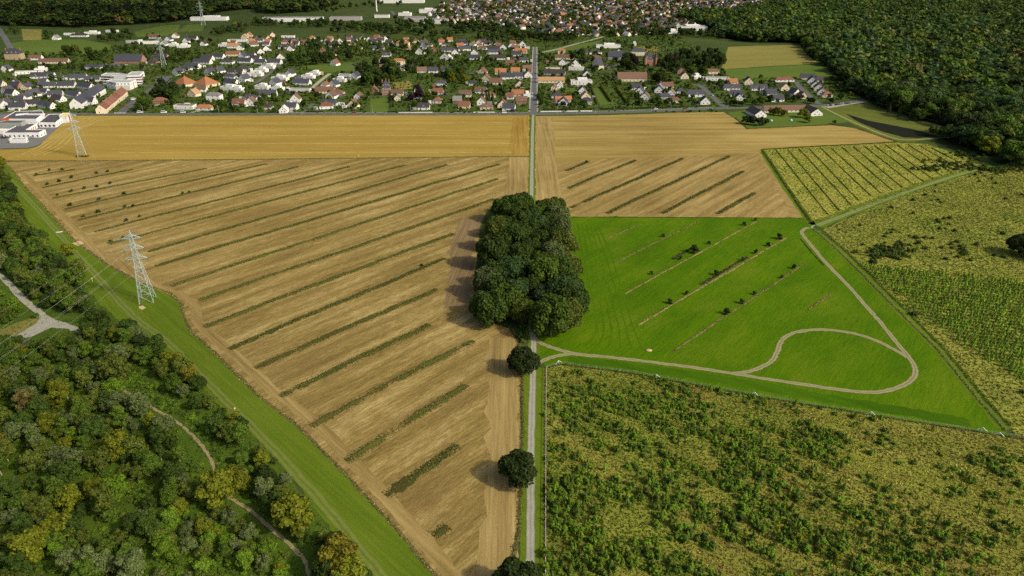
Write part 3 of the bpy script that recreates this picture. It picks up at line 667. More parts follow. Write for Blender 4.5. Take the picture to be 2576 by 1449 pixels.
# keep the footpath open
FOOT = [np.array(P(*p)) for p in [(288, 966), (350, 1006), (430, 1052), (505, 1118), (545, 1200), (595, 1262), (640, 1292), (700, 1345), (768, 1415), (782, 1470)]]
def near_line(x, y, pl, d):
    q = np.array([x, y])
    for a, b in zip(pl[:-1], pl[1:]):
        t = np.clip(np.dot(q-a, b-a)/np.dot(b-a, b-a), 0, 1)
        if np.linalg.norm(a+(b-a)*t-q) < d: return True
    return False
# --- the wood on the near side of the grass lane
r = np.random.default_rng(22)
W1 = [(-120, 395), (14, 436), (34, 508), (66, 566), (134, 645), (195, 715), (246, 772), (250, 792), (215, 800), (165, 795), (115, 772), (70, 735), (25, 692), (-120, 620)]
WB = [(330, 838), (400, 886), (468, 938), (556, 1036), (634, 1106), (712, 1186), (790, 1292), (890, 1420), (1040, 1690), (900, 1690), (830, 1500), (740, 1370), (680, 1290), (640, 1230), (570, 1130), (500, 1050), (420, 965), (350, 905), (250, 868), (262, 842)]
W3 = [(-160, 880), (60, 885), (240, 885), (330, 930), (272, 965), (330, 1010), (420, 1070), (480, 1120), (520, 1200), (560, 1270), (440, 1300), (380, 1420), (380, 1690), (-500, 1690)]
W4 = [(380, 1300), (560, 1280), (700, 1370), (755, 1440), (840, 1690), (380, 1690)]
wood = []; shrubs = []
def add_wood(poly, step, kinds, colours, smin, smax, zone):
    for x, y in scatter(poly, step, r):
        k = pick(r, kinds); c = pick(r, colours)
        if near_line(x, y, FOOT, 3.2): continue
        if k == "shrub" and c == "amber": c = "olive green"
        o = plant("woodland_shrub" if k == "shrub" else "woodland_tree", f"{k}{r.integers(0, 4)}", x, y, r.uniform(smin, smax), c, r, r.uniform(0.85, 1.2), gain=1.22)
        o["_z"] = zone; (shrubs if k == "shrub" else wood).append(o)
add_wood(W1, 6.2, {"wood": 8, "slim": 2}, {"dark green": 1.5, "deep green": 4, "mid green": 4, "olive green": 4, "yellow-green": 0.5, "grey-green": 1.5}, 0.65, 1.05, "upper")
add_wood(WB, 5.6, {"wood": 8, "shrub": 2}, {"dark green": 2, "deep green": 4, "olive green": 3, "grey-green": 2, "yellow-green": 0.7, "mid green": 3}, 0.55, 0.95, "edge")
add_wood(W3, 5.7, {"wood": 4, "slim": 3, "shrub": 5}, {"mid green": 6, "olive green": 4, "grey-green": 4, "yellow-green": 0.6, "deep green": 3, "bright green": 0.6}, 0.5, 1.05, "lower")
add_wood(W4, 4.6, {"shrub": 8, "wood": 0.8}, {"mid green": 5, "olive green": 3, "grey-green": 3, "bright green": 3, "pale grey": 0.4, "yellow-green": 1}, 0.55, 0.95, "corner")
add_wood([(225, 800), (330, 838), (405, 890), (330, 930), (240, 885), (110, 880), (-60, 878), (-60, 850), (60, 866), (210, 848)], 4.6, {"shrub": 6, "wood": 3}, {"deep green": 4, "mid green": 4, "olive green": 3, "grey-green": 2}, 0.55, 0.9, "edge")
add_wood([(-60, 720), (0, 730), (60, 775), (95, 800), (60, 815), (-60, 830)], 6.0, {"shrub": 1}, {"bright green": 3, "mid green": 3, "olive green": 2}, 0.5, 0.85, "upper")
add_wood([(250, 772), (320, 832), (260, 800)], 4.5, {"shrub": 1}, {"deep green": 3, "mid green": 3}, 0.5, 0.8, "edge")
EXTRA = [(300, 960, "wood", 1.45, "olive green"), (75, 1045, "slim", 1.15, "russet"), (160, 1020, "slim", 1.2, "yellow-green"), (130, 1085, "wood", 0.95, "yellow-green"), (305, 1150, "wood", 1.15, "yellow-green"), (345, 1150, "wood", 0.95, "olive green"),
         (225, 1085, "wood", 0.85, "olive green"), (5, 1150, "wood", 1.0, "amber"), (550, 1265, "wood", 1.35, "yellow-green"), (600, 1240, "wood", 1.1, "yellow-green"), (745, 1335, "wood", 1.45, "yellow-green"), (855, 1440, "wood", 1.35, "amber"), (880, 1470, "wood", 1.1, "yellow-green"),
         (150, 1360, "wood", 1.15, "yellow-green"), (85, 1410, "wood", 1.1, "yellow-green"), (110, 1310, "wood", 0.95, "olive green"), (480, 965, "wood", 0.9, "amber"), (430, 925, "wood", 0.9, "yellow-green"), (175, 645, "wood", 0.9, "yellow-green"), (200, 690, "wood", 1.0, "olive green"),
         (300, 1260, "wood", 1.1, "bright green"), (5, 425, "wood", 1.1, "yellow-green"), (30, 500, "wood", 1.25, "dark green"), (0, 1000, "wood", 1.3, "olive green"), (35, 770, "shrub", 1.0, "bright green"), (15, 790, "shrub", 0.9, "olive green")]
for px, py, k, s, c in EXTRA:
    x, y = P(px, py); o = plant("woodland_tree", f"{k}{r.integers(0, 4)}", x, y, s, c, r, 1.0, gain=1.15); o["_z"] = "lower" if py > 860 else "upper"
    if px > 395 and py < 1500: o["_z"] = "edge"
    wood.append(o)
# the 300 woodland trees that show largest stay single; the small rest thickens the wood as a mass
def shows(o):
    d = toD(o.location.x, o.location.y); return (-30 < d[0] < 2576 and d[1] < 1475)*o.scale[0]/math.hypot(math.hypot(o.location.x, o.location.y), H)
WOODREST = []
def cap(objs, n, protos):
    objs.sort(key=shows, reverse=True)
    for o in objs[n:]:
        WOODREST.append((f"{protos}{r.integers(0, 4)}", o.location.x, o.location.y, o.scale[0], 1.0, r.uniform(0, 6), np.array(CLR[o["_c"]])*r.uniform(0.85, 1.2)))
        for ch in list(o.children): bpy.data.objects.remove(ch)
        bpy.data.objects.remove(o)
    return objs[:n]
wood = cap(wood, 298, "wood"); shrubs = cap(shrubs, 298, "shrub")
if WOODREST: merged("woodland_mass", WOODREST)
ZN = {"upper": ("tree in the wood above the gravel drive, {n} the near pylon", P(372, 755)), "edge": ("tree lining the mown grass lane, {n} the near pylon", P(372, 755)),
      "lower": ("tree in the wood below the gravel clearing, {n} that clearing", P(150, 825)), "corner": ("tree in the low scrub by the footpath, {n} the path's end", P(775, 1440))}
for z, (f, ref) in ZN.items():
    rank_label([o for o in wood if o["_z"] == z], ref, "{c} "+f, "tree", "woodland trees")
    rank_label([o for o in shrubs if o["_z"] == z], ref, "{c} "+f.replace("tree ", "rounded shrub ", 1), "shrub", "woodland shrubs")
for o in wood+shrubs: del o["_z"]
# undergrowth carpets
it = []
for poly, st, cs in ((W1, 3.4, ["dark green", "deep green"]), (W3, 2.6, ["mid green", "bright green", "olive green"]), (W4, 2.2, ["mid green", "bright green", "bright green", "olive green"]), (WB, 3.0, ["deep green", "mid green"]),
                     ([(340, 915), (420, 970), (500, 1056), (565, 1135), (635, 1232), (690, 1300), (790, 1440), (780, 1500), (740, 1400), (600, 1270), (545, 1210), (500, 1130), (430, 1068), (340, 1010), (300, 985)], 2.0, ["mid green", "bright green", "bright green", "deep green"])):
    for x, y in scatter(poly, st, r, 0.6):
        it.append((f"dwarf{r.integers(0, 3)}", x, y, r.uniform(0.35, 0.95), r.uniform(0.4, 0.9), r.uniform(0, 6.28), np.array(CLR[cs[r.integers(0, len(cs))]])*r.uniform(1.0, 1.6)))
it = [k for k in it if not near_line(k[1], k[2], FOOT, 1.7)]
merged("undergrowth", it)

# --- the forest on the far right: nearest trees one by one, the rest as one mass
r = np.random.default_rng(23)
FCOL = {"dark green": 3, "deep green": 6, "mid green": 3, "olive green": 2, "yellow-green": 0.25, "russet": 0.2, "blue-green": 3, "grey-green": 0.4}
inner = [(1995, 4), (1900, 28), (1830, 42), (1718, 38), (1702, 50), (1790, 74), (1806, 92), (1885, 106), (2014, 108), (2040, 150), (2078, 168), (2118, 210), (2160, 242), (2240, 286), (2310, 305), (2400, 332), (2372, 358), (2400, 372), (2470, 390), (2520, 412), (2700, 440), (3900, 470), (4200, -40), (2040, -40)]
g = scatter(inner, 12.0, r, 0.6, clipx=(1600, 2950)); dd = g[:, 1]
g = g[np.argsort(np.hypot(g[:, 0], g[:, 1]))]
near, rest = g[:300], g[300:]
ftrees = []
for x, y in near:
    c = pick(r, FCOL); ftrees.append(plant("forest_tree", f"fine{r.integers(0, 4)}", x, y, r.uniform(1.15, 2.05), c, r, r.uniform(0.75, 1.0), gain=1.25))
rank_label(ftrees, P(2240, 325), "{c} tree along the front of the big forest, {n} the dark ditch", "tree", "front trees of the big forest")
it = []
for x, y in rest:
    d = math.hypot(x, y)
    if r.random() < 0.08: continue
    tone = vnoise(x, y, 160, 3)
    c = np.array(CLR[pick(r, FCOL)])*r.uniform(0.8, 1.2)*(1.05+0.45*tone)
    key = f"mid{r.integers(0, 4)}" if d < 900 else f"far{r.integers(0, 4)}" if d < 1400 else f"dim{r.integers(0, 4)}"
    it.append((key, x, y, r.uniform(1.15, 2.0), r.uniform(0.7, 1.0), r.uniform(0, 6.28), c))
merged("forest", it, M_LEAFM)
print("forest mass", len(it))
# woods behind the village, top of the picture
it = []
FL = [[(-40, -40), (640, -40), (640, 22), (560, 30), (520, 42), (420, 58), (330, 62), (200, 70), (60, 66), (-40, 64)], [(640, -40), (860, -40), (850, 12), (780, 30), (690, 36), (640, 30)], [(860, -40), (1800, -60), (1800, -24), (1500, -14), (860, -12)]]
for q in FL:
    for x, y in scatter(q, 21.0, r, 0.6):
        it.append((f"dim{r.integers(0, 4)}", x, y, r.uniform(1.5, 2.6), r.uniform(0.6, 0.9), r.uniform(0, 6.28), np.array(CLR[pick(r, {"dark green": 6, "deep green": 4, "olive green": 2, "mid green": 1.0, "russet": 0.4})])*r.uniform(0.7, 1.1)))
merged("distant_forest", it, M_LEAFM)
for q in FL: sheet("forest_floor", q, 0.02, M_FLOOR, 0.5)

# ------------------------------------------------------------------ unseen clouds added overhead to shade the left wood and far forest
mcl, nt, b = newmat("shade_cloud"); N = NT(nt); tr_ = N.new("ShaderNodeBsdfTransparent"); b.inputs["Base Color"].default_value = (0.9, 0.9, 0.9, 1); mx = N.new("ShaderNodeMixShader"); mx.inputs[0].default_value = 0.14
N.l.new(tr_.outputs[0], mx.inputs[1]); N.l.new(b.outputs[0], mx.inputs[2]); N.l.new(mx.outputs[0], nt.nodes["Material Output"].inputs[0])
rc_ = np.random.default_rng(99); CZ = 750.0; off = np.array([sv.x, sv.y])/sv.z*CZ
for gx_, gy_, rx, ry in ((-190, 190, 150, 150), (-900, 1650, 800, 350)):
    Vc = []; Tc = []; no = 0
    for k in range(7):
        a = rc_.uniform(0, 6.28); q = 0.45*math.sqrt(rc_.random()) if k else 0; f_ = rc_.uniform(0.4, 0.7) if k else 0.75
        if k in (0, 2, 4, 6) or True:
            Vc.append(ICO2[0]*np.array([rx*f_, ry*f_, 18]) + np.array([math.cos(a)*q*rx*1.3, math.sin(a)*q*ry*1.3, k*40.0])); Tc.append(ICO2[1]+no); no += len(ICO2[0])
        if k == 2: break
    o = link("leaf_or_shade_cloud", tri_mesh("leaf_or_shade_cloud", np.vstack(Vc), np.vstack(Tc), mcl, smooth=True), loc=(gx_+off[0], gy_+off[1], CZ)); tag(o, kind="structure")

# ------------------------------------------------------------------ rows in the fields
def row_mesh(a, b, width, height, dens, palette, r, blade=0.3, base=True, wob=0.4, gap=-1.0):
    A = np.array(P(*a)); B = np.array(P(*b)); L = np.linalg.norm(B-A); n = int(L*dens)
    d = (B-A)/L; nr = np.array([-d[1], d[0]])
    t = r.uniform(0, 1, n); t = t[vnoise(t*L, t*0+A[1], 6, 4) + r.normal(0, 0.12, n) > gap]; n = len(t); off = r.normal(0, width*0.27, n); off += wob*(vnoise(t*L, t*0, 9, 5)-0.5)*2
    pos = A + d*(t*L)[:, None] + nr*off[:, None]
    dens_t = vnoise(t*L, np.zeros(n)+A[0], 11, 2); hz = height*(0.35+0.95*dens_t)*r.uniform(0.5, 1.2, n)*np.exp(-(off/(width*0.5))**2*0.7)
    p3 = np.concatenate([pos, (hz*0.6)[:, None]], 1); nm = r.normal(size=(n, 3)); nm[:, 2] = np.abs(nm[:, 2])*0.8+0.4
    V, T = quads_at(p3, nm, blade*r.uniform(0.6, 1.4, n), r)
    ci = r.choice(len(palette), n, p=np.array([w for _, w in palette])/sum(w for _, w in palette)); C = np.array([c for c, _ in palette])[ci]*r.uniform(0.75, 1.25, (n, 1))*(0.75+0.5*dens_t[:, None])
    C = np.repeat(C, 4, 0)
    if base:
        k = max(4, int(L/2)); s = np.linspace(0, 1, k); w = width*(0.34+0.14*r.normal(size=k))*np.minimum(1, np.minimum(s, 1-s)*L/3+0.15)*np.clip((vnoise(s*L, s*0+A[1], 6, 4)-gap)*3.5, 0.08, 1)
        ctr = A + d*(s*L)[:, None] + nr*(wob*(vnoise(s*L, s*0, 9, 5)-0.5)*2)[:, None]
        e0 = np.concatenate([ctr-nr*w[:, None], np.full((k, 1), 0.09)], 1); e1 = np.concatenate([ctr+nr*w[:, None], np.full((k, 1), 0.09)], 1)
        m = np.concatenate([ctr, np.full((k, 1), 0.28)], 1); o = len(V); V = np.vstack([V, e0, m, e1]); i = np.arange(k-1)
        for q in (0, k):
            T = np.vstack([T, np.stack([o+q+i, o+q+i+1, o+q+k+i+1], 1), np.stack([o+q+i, o+q+k+i+1, o+q+k+i], 1)])
        bc = np.array(palette[0][0])*1.0; C = np.vstack([C, np.broadcast_to(bc, (3*k, 3))])
    return V, T, C
r = np.random.default_rng(31)
GREENP = [((0.125, 0.132, 0.026), 5), ((0.085, 0.118, 0.016), 4), ((0.21, 0.175, 0.055), 3), ((0.10, 0.078, 0.028), 2), ((0.20, 0.20, 0.12), 0.4)]
DRYP = [((0.32, 0.26, 0.10), 6), ((0.40, 0.32, 0.14), 3), ((0.10, 0.11, 0.025), 2), ((0.12, 0.085, 0.03), 2)]
HEDGEP = [((0.095, 0.155, 0.016), 5), ((0.15, 0.21, 0.022), 3), ((0.07, 0.115, 0.016), 3)]
STRIPS = [((82, 442), (190, 426)), ((105, 472), (335, 426)), ((132, 498), (520, 424)), ((162, 526), (670, 412)), ((197, 553), (644+107, 419)), ((237, 583), (644+235, 419)), ((272, 614), (644+375, 415)),
          ((372, 633), (1124, 414)), ((390, 669), (1256, 413)), ((430, 719), (1252, 450)), ((500, 755), (1245, 501)), ((512, 822), (1141, 587)), ((575, 878), (1119, 650)), ((640, 926), (1099, 727)), ((704, 996), (1081, 817)), ((779, 1071), (1189, 857)),
          ((869, 1159), (1174, 969)), ((969, 1246), (1154, 1121)), ((1089, 1348), (1124, 1321))]
for i, (a, b) in enumerate(STRIPS):
    w = 2.0 + 0.08*i
    V, T, C = row_mesh(a, b, 3.2+0.05*i, 0.45, 66, GREENP, r, 0.22, gap=0.08, wob=0.8)
    tag(link("grass_strip", tri_mesh("grass_strip", V, T, M_LEAFT, tint=C)), f"weedy green strip across the big stubble field, {ordinal(i+1)} counted from the wheat field edge", "grass strip", "green strips in the big stubble field")
RS = [((1423, 430), (1480, 407)), ((1428, 474), (1598, 403)), ((1435, 523), (1719, 398)), ((1525, 537), (1835, 393)), ((1665, 537), (1870, 431)), ((1803, 538), (1900, 486))]
for i, (a, b) in enumerate(RS):
    V, T, C = row_mesh(a, b, 3.4, 0.7, 46, GREENP, r, 0.25, gap=0.15, wob=0.6)
    tag(link("grass_strip", tri_mesh("grass_strip", V, T, M_LEAFT, tint=C)), f"weedy strip in the small stubble field above the meadow, {ordinal(i+1)} from the path", "grass strip", "green strips in the small stubble field")
MS = [((1525, 601), (1613, 564)), ((1545, 662), (1753, 559)), ((1570, 740), (1905, 556)), ((1605, 818), (1978, 598)), ((1692, 884), (2026, 662)), ((2033, 778), (2090, 740))]
for i, (a, b) in enumerate(MS):
    V, T, C = row_mesh(a, b, 1.0 if i != 3 else 1.3, 0.35, 26, DRYP, r, 0.2, wob=0.25)
    tag(link("dry_strip", tri_mesh("dry_strip", V, T, M_LEAFT, tint=C)), f"narrow dry unmown strip in the bright meadow, {ordinal(i+1)} from the grove", "grass strip", "dry strips in the bright meadow")
for i, (a, b) in enumerate([((1762, 716), (1880, 648)), ((1690, 652), (1740, 624))]):
    V, T, C = row_mesh(a, b, 1.6, 0.9, 30, [((0.10, 0.10, 0.035), 3), ((0.16, 0.13, 0.06), 3), ((0.05, 0.06, 0.02), 2)], r, 0.26)
    tag(link("scrub_strip", tri_mesh("scrub_strip", V, T, M_LEAFT, tint=C)), ["taller scrubby patch along the longest dry strip of the meadow", "scrubby patch beside the tallest small tree in the meadow"][i], "scrub strip")
ES = [((80, 60), (600, 710)), ((195, 55), (720, 675)), ((310, 50), (835, 615)), ((415, 50), (920, 580)), ((525, 40), (1035, 525)), ((630, 40), (1140, 500)), ((745, 35), (1255, 470)), ((860, 30), (1350, 440)), ((970, 25), (1460, 410)), ((1075, 20), (1570, 385)),
      ((1185, 12), (1660, 355)), ((1295, 10), (1755, 325)), ((1410, 10), (1850, 292)), ((1520, 15), (1940, 262)), ((1640, 40), (2030, 245))]
for i, (a, b) in enumerate(ES):
    a = (1932+a[0]/4, 362+a[1]/4); b = (1932+b[0]/4, 362+b[1]/4)
    V, T, C = row_mesh(a, b, 0.8, 0.8, 30, HEDGEP, r, 0.22, wob=0.3)
    tag(link("young_hedge", tri_mesh("young_hedge", V, T, M_LEAFT, tint=C)), f"thin young hedge line across the yellow-green field, {ordinal(i+1)} from the stubble field", "hedge", "young hedge lines")
for a, b, lb in (((1917, 378), (2040, 560), "grassy hedge bank between the stubble field and the young hedge lines"), ((1917, 376), (2250, 358), "green bank along the top of the young hedge lines")):
    V, T, C = row_mesh(a, b, 2.2, 0.9, 34, HEDGEP+[((0.12, 0.10, 0.03), 2)], r, 0.28)
    tag(link("grass_bank", tri_mesh("grass_bank", V, T, M_LEAFT, tint=C)), lb, "grass bank")
mv = []; mt_ = []; mc = []; no = 0
EDGES = [([(24, 418), (60, 466), (118, 528), (190, 608), (265, 662), (350, 710), (430, 738), (458, 765), (462, 790), (478, 830), (560, 905), (640, 985), (760, 1080), (890, 1215), (1000, 1332), (1095, 1449), (1135, 1500)], 1.6, 0.4, 10, DRYP[:2]+[((0.13, 0.13, 0.035), 6), ((0.10, 0.08, 0.03), 3)]),
         ([(0, 405), (320, 403), (644, 400), (980, 397), (1331, 393)], 1.5, 0.4, 9, DRYP[:2]+[((0.13, 0.13, 0.035), 6)]), ([(1286, 828), (1306, 862), (1302, 905), (1314, 960), (1314, 1100), (1311, 1200), (1306, 1330), (1292, 1400), (1275, 1500)], 1.8, 0.6, 16, GREENP),
         ([(1432, 546), (1720, 547), (2023, 549)], 1.0, 0.3, 10, HEDGEP), ([(1376, 925), (1405, 915), (1600, 940), (1890, 995), (2190, 1044), (2460, 1087), (2580, 1104)], 1.3, 0.5, 16, DRYP[2:]+[((0.12, 0.145, 0.025), 8)]), ([(1374, 929), (1373, 1050), (1372.5, 1200), (1372, 1500)], 1.2, 0.6, 16, DRYP[:1]+[((0.13, 0.15, 0.03), 6)]),
         ([(2068, 583), (2120, 625), (2200, 702), (2295, 797), (2385, 888), (2475, 1000), (2540, 1072)], 1.6, 0.8, 18, HEDGEP), ([(2046, 577), (2100, 622), (2180, 702), (2275, 797), (2362, 883), (2450, 992), (2530, 1085)], 1.2, 0.5, 14, DRYP[:1]+HEDGEP), ([(1850, 296), (1880, 325), (1960, 321), (2095, 314)], 1.5, 0.9, 12, GREENP), ([(2092, 312), (2150, 322), (2200, 338), (2255, 357)], 2.2, 1.2, 16, GREENP),
         ([(2014, 600), (2040, 632), (2072, 668)], 0.8, 0.5, 14, [((0.06, 0.10, 0.012), 1)])]
for pts_, w, hh, dn, pal in EDGES:
    for a, b in zip(pts_[:-1], pts_[1:]):
        V, T, C = row_mesh(a, b, w, hh, dn, pal, r, 0.22, base=False); mv.append(V); mt_.append(T+no); mc.append(C); no += len(V)
tag(link("margin_weeds", tri_mesh("margin_weeds", np.vstack(mv), np.vstack(mt_), M_LEAFT, tint=np.vstack(mc))), kind="stuff")
# bushes standing in the rows
BUSH = [((1668, 596), 1.0), ((1639, 690), 0.9), ((1712, 653), 0.95), ((1747, 636), 2.0), ((1783, 614), 0.95), ((1872, 567), 1.1), ((1900, 555), 0.9), ((1685, 763), 1.1), ((1728, 741), 0.9), ((1801, 692), 1.3), ((1869, 655), 0.9), ((1901, 638), 1.1), ((1932, 619), 1.1), ((1960, 601), 1.5),
        ((1828, 790), 1.3), ((1865, 763), 1.1), ((1898, 741), 0.9), ((1966, 700), 0.8), ((1997, 676), 1.1)]
bl = []
for (p, s) in BUSH:
    x, y = P(*p); o = plant("small_tree", f"bush{r.integers(0, 3)}", x, y, s*0.95, "dark green" if s > 1 else "deep green", r, 1.25); bl.append(o)
rank_label(bl, P(1341, 850), "{c} small tree on a dry strip of the meadow, {n} the track junction", "small tree", "small meadow trees")
B2 = [(93, 441), (125, 429), (157, 428), (243, 437), (271, 433), (150, 457), (120, 465), (181, 448), (277, 463), (180, 483), (213, 475), (145, 492), (244, 471), (312, 489), (249, 503), (176, 518), (315, 522), (335, 520), (477, 485), (460, 487), (210, 546), (248, 535), (318, 557), (352, 546), (279, 610), (311, 600),
      (1061, 669), (1476, 409)]
bl = []
for px, py in B2:
    x, y = P(px, py); bl.append(plant("field_bush", f"bush{r.integers(0, 3)}", x, y, r.uniform(0.75, 1.15), pick(r, {"deep green": 3, "olive green": 2, "dark green": 3}), r, 0.95))
rank_label(bl, P(210, 392), "{c} bush on the weedy strips of the stubble, {n} the far pylon", "bush", "bushes on the stubble strips")
V, T, C = row_mesh((193, 394), (223, 394), 3.0, 1.4, 120, GREENP, r, 0.4)
tag(link("weed_patch", tri_mesh("weed_patch", V, T, M_LEAFT, tint=C)), "dark weeds growing around the feet of the far pylon", "weed patch")

# ------------------------------------------------------------------ rough pasture: tussocks, saplings
r = np.random.default_rng(41)
def tussocks(name, poly, step, pal, height, size, seed, keep=None, drift=None):
    g = scatter(poly, step, r, 0.8)
    if keep is not None: g = g[keep(g)]
    n = len(g); k = 4
    x = np.repeat(g[:, 0], k)+r.normal(0, step*0.3, n*k); y = np.repeat(g[:, 1], k)+r.normal(0, step*0.3, n*k)
    nz = vnoise(x, y, 14, seed); n2 = vnoise(x, y, 4, seed+1)
    hz = 0.7*height*r.uniform(0.3, 1.0, n*k)*(0.5+0.9*n2); p3 = np.stack([x, y, hz*0.5], 1)
    nm = r.normal(size=(n*k, 3)); nm[:, 2] = np.abs(nm[:, 2])*0.7+0.3
    V, T = quads_at(p3, nm, size*r.uniform(0.6, 1.5, n*k), r)
    t = np.clip(nz*1.5-0.25 + (drift(x, y) if drift else 0) + r.normal(0, 0.12, n*k), 0, 0.999)*len(pal); i = np.clip(t.astype(int), 0, len(pal)-1)
    C = np.array(pal)[i]*r.uniform(0.75, 1.3, (n*k, 1))
    tag(link(name, tri_mesh(name, V, T, M_LEAFT, tint=np.repeat(C, 4, 0))), kind="stuff")
tussocks("rough_grass", GFIELD, 0.85, [(0.130, 0.180, 0.018), (0.18, 0.205, 0.026), (0.24, 0.24, 0.040), (0.275, 0.255, 0.052), (0.22, 0.185, 0.045), (0.31, 0.30, 0.056), (0.19, 0.145, 0.045), (0.33, 0.33, 0.054)], 0.6, 0.26, 3, None, lambda x, y: np.clip((x-90)/150, -0.38, 0.32))
tussocks("tall_grass", FFIELD, 1.3, [(0.125, 0.185, 0.022), (0.22, 0.245, 0.038), (0.32, 0.315, 0.060), (0.26, 0.285, 0.045), (0.16, 0.205, 0.026), (0.16, 0.14, 0.042), (0.29, 0.295, 0.058)], 0.7, 0.36, 7)
tussocks("row_grass", EFIELD, 1.5, [(0.13, 0.19, 0.025), (0.28, 0.29, 0.045), (0.40, 0.38, 0.09), (0.36, 0.34, 0.07), (0.19, 0.15, 0.045), (0.30, 0.31, 0.05)], 0.5, 0.34, 11)
def bare(g): return vnoise(g[:, 0], g[:, 1], 9, 61) > 0.35
tussocks("lane_weeds", WOODF, 3.5, [(0.03, 0.06, 0.012), (0.045, 0.085, 0.016), (0.06, 0.10, 0.018)], 0.5, 0.3, 13, bare)
tussocks("meadow_blades", MEADOW, 2.4, [(0.055, 0.15, 0.004), (0.075, 0.19, 0.005), (0.09, 0.21, 0.007)], 0.18, 0.14, 17)

# young trees in the pasture: clumps follow where they were planted
g = scatter(GFIELD, 1.5, r, 0.9); d = toD_arr(g)
dens = np.zeros(len(g))
for cx, cy, rx, ry, a in ((1640, 1120, 190, 160, 1.3), (1560, 1330, 210, 150, 1.25), (1800, 1290, 240, 170, 1.1), (1850, 1060, 160, 60, 0.75), (2100, 1400, 260, 90, 0.55), (2490, 1180, 80, 40, 0.5), (2420, 1350, 200, 110, 0.35), (2100, 1090, 26, 18, 1.5), (2200, 1105, 26, 14, 1.2), (1915, 1062, 22, 10, 1.3), (1960, 1140, 120, 60, 0.8), (1700, 1420, 330, 60, 0.7)):
    dens += a*np.exp(-(((d[:, 0]-cx)/rx)**2 + ((d[:, 1]-cy)/ry)**2))
uu = 0.75*g[:, 0]-0.66*g[:, 1]; ww = 0.66*g[:, 0]+0.75*g[:, 1]; v = vnoise(uu/3.2, ww, 4.5, 9)*0.65+vnoise(g[:, 0], g[:, 1], 2.6, 10)*0.35
ok = r.random(len(g)) < np.clip(dens*1.5, 0, 0.97)*np.clip((v-0.34)*4.0, 0, 1)+0.012
g = g[ok]; sc = r.uniform(0.4, 0.95, len(g)); d = toD_arr(g)
size = sc/np.hypot(g[:, 0], np.hypot(g[:, 1], H)); o_ = np.argsort(-size); o_ = o_[(d[o_, 0] > 1372) & (d[o_, 0] < 2950)]
vis = [i for i in o_ if 1360 < d[i, 0] < 2576 and d[i, 1] < 1449][:300]; vs_ = set(vis); sap = []
SCOL = {"bright green": 6, "mid green": 5, "deep green": 1, "olive green": 2, "yellow-green": 0.8}
BOOST = 1.25
for i in vis:
    sap.append(plant("young_tree", f"sapling{r.integers(0, 4)}" if r.random() < 0.45 else f"bush{r.integers(0, 3)}", g[i, 0], g[i, 1], sc[i]*1.12, pick(r, SCOL), r, 1.15, parts=False, gain=1.45))
rank_label(sap, P(1372, 1449), "{c} young tree in the rough pasture, {n} the near end of its fence", "young tree", "young trees of the rough pasture")
it = [((f"sapling{r.integers(0, 4)}" if r.random() < 0.4 else f"dwarf{r.integers(0, 3)}"), g[i, 0], g[i, 1], sc[i], 1.0, r.uniform(0, 6.28), np.array(CLR[pick(r, SCOL)])*1.45*r.uniform(0.8, 1.25)) for i in o_ if i not in vs_]
merged("pasture_scrub", it); print("pasture scrub", len(it))
# plantation rows in the rough field
PL = [(2165, 668), (2260, 678), (2400, 690), (2600, 712), (2850, 745), (2850, 1050), (2560, 950), (2480, 912), (2400, 850), (2290, 770), (2225, 715)]
Wp = Pa(PL); lo = Wp.min(0)-5; hi = Wp.max(0)+5; ra = ang((2280, 760), (2576, 800)); cs, sn = math.cos(ra), math.sin(ra)
pts = []
for a in np.arange(-200, 200, 1.9):
    for b in np.arange(-120, 120, 3.3):
        pts.append((a*cs-b*sn+(lo[0]+hi[0])/2+r.normal(0, 0.35), a*sn+b*cs+(lo[1]+hi[1])/2+r.normal(0, 0.3)))
pts = np.array(pts); pts = pts[inpoly(pts, Wp)]; v = vnoise(pts[:, 0], pts[:, 1], 8, 77); pts = pts[v > 0.12]; d = toD_arr(pts); pts = pts[d[:, 0] < 2900]
pts = pts[np.argsort(np.hypot(pts[:, 0], pts[:, 1]))]; pl_ = []
PCOL = {"bright green": 8, "mid green": 4, "deep green": 0.6}
for x, y in pts[:300]:
    pl_.append(plant("planted_sapling", f"sapling{r.integers(0, 4)}", x, y, r.uniform(0.75, 1.1), pick(r, PCOL), r, 1.15, parts=False, gain=2.1))
rank_label(pl_, P(2500, 905), "{c} sapling in the plantation rows, {n} the plantation's lowest corner", "sapling", "plantation saplings")
it = [(f"sapling{r.integers(0, 4)}", x, y, r.uniform(0.75, 1.1), 1.0, r.uniform(0, 6.28), np.array(CLR[pick(r, PCOL)])*2.1*r.uniform(0.8, 1.2)) for x, y in pts[300:]]
for k in range(420):                                   # loose shrubs in the tall grass
    q = (r.uniform(2090, 2600), r.uniform(420, 1000))
    if inpoly(np.array([q]), FFIELD)[0] and not inpoly(np.array([q]), PL)[0]:
        x, y = P(*q)
        if vnoise(np.array([x]), np.array([y]), 20, 5)[0] > 0.45: it.append((f"dwarf{r.integers(0, 3)}", x, y, r.uniform(0.4, 1.3), r.uniform(0.7, 1.1), 0, np.array(CLR[pick(r, {"deep green": 3, "olive green": 4, "mid green": 2, "russet": 0.6})])*r.uniform(0.8, 1.2)))
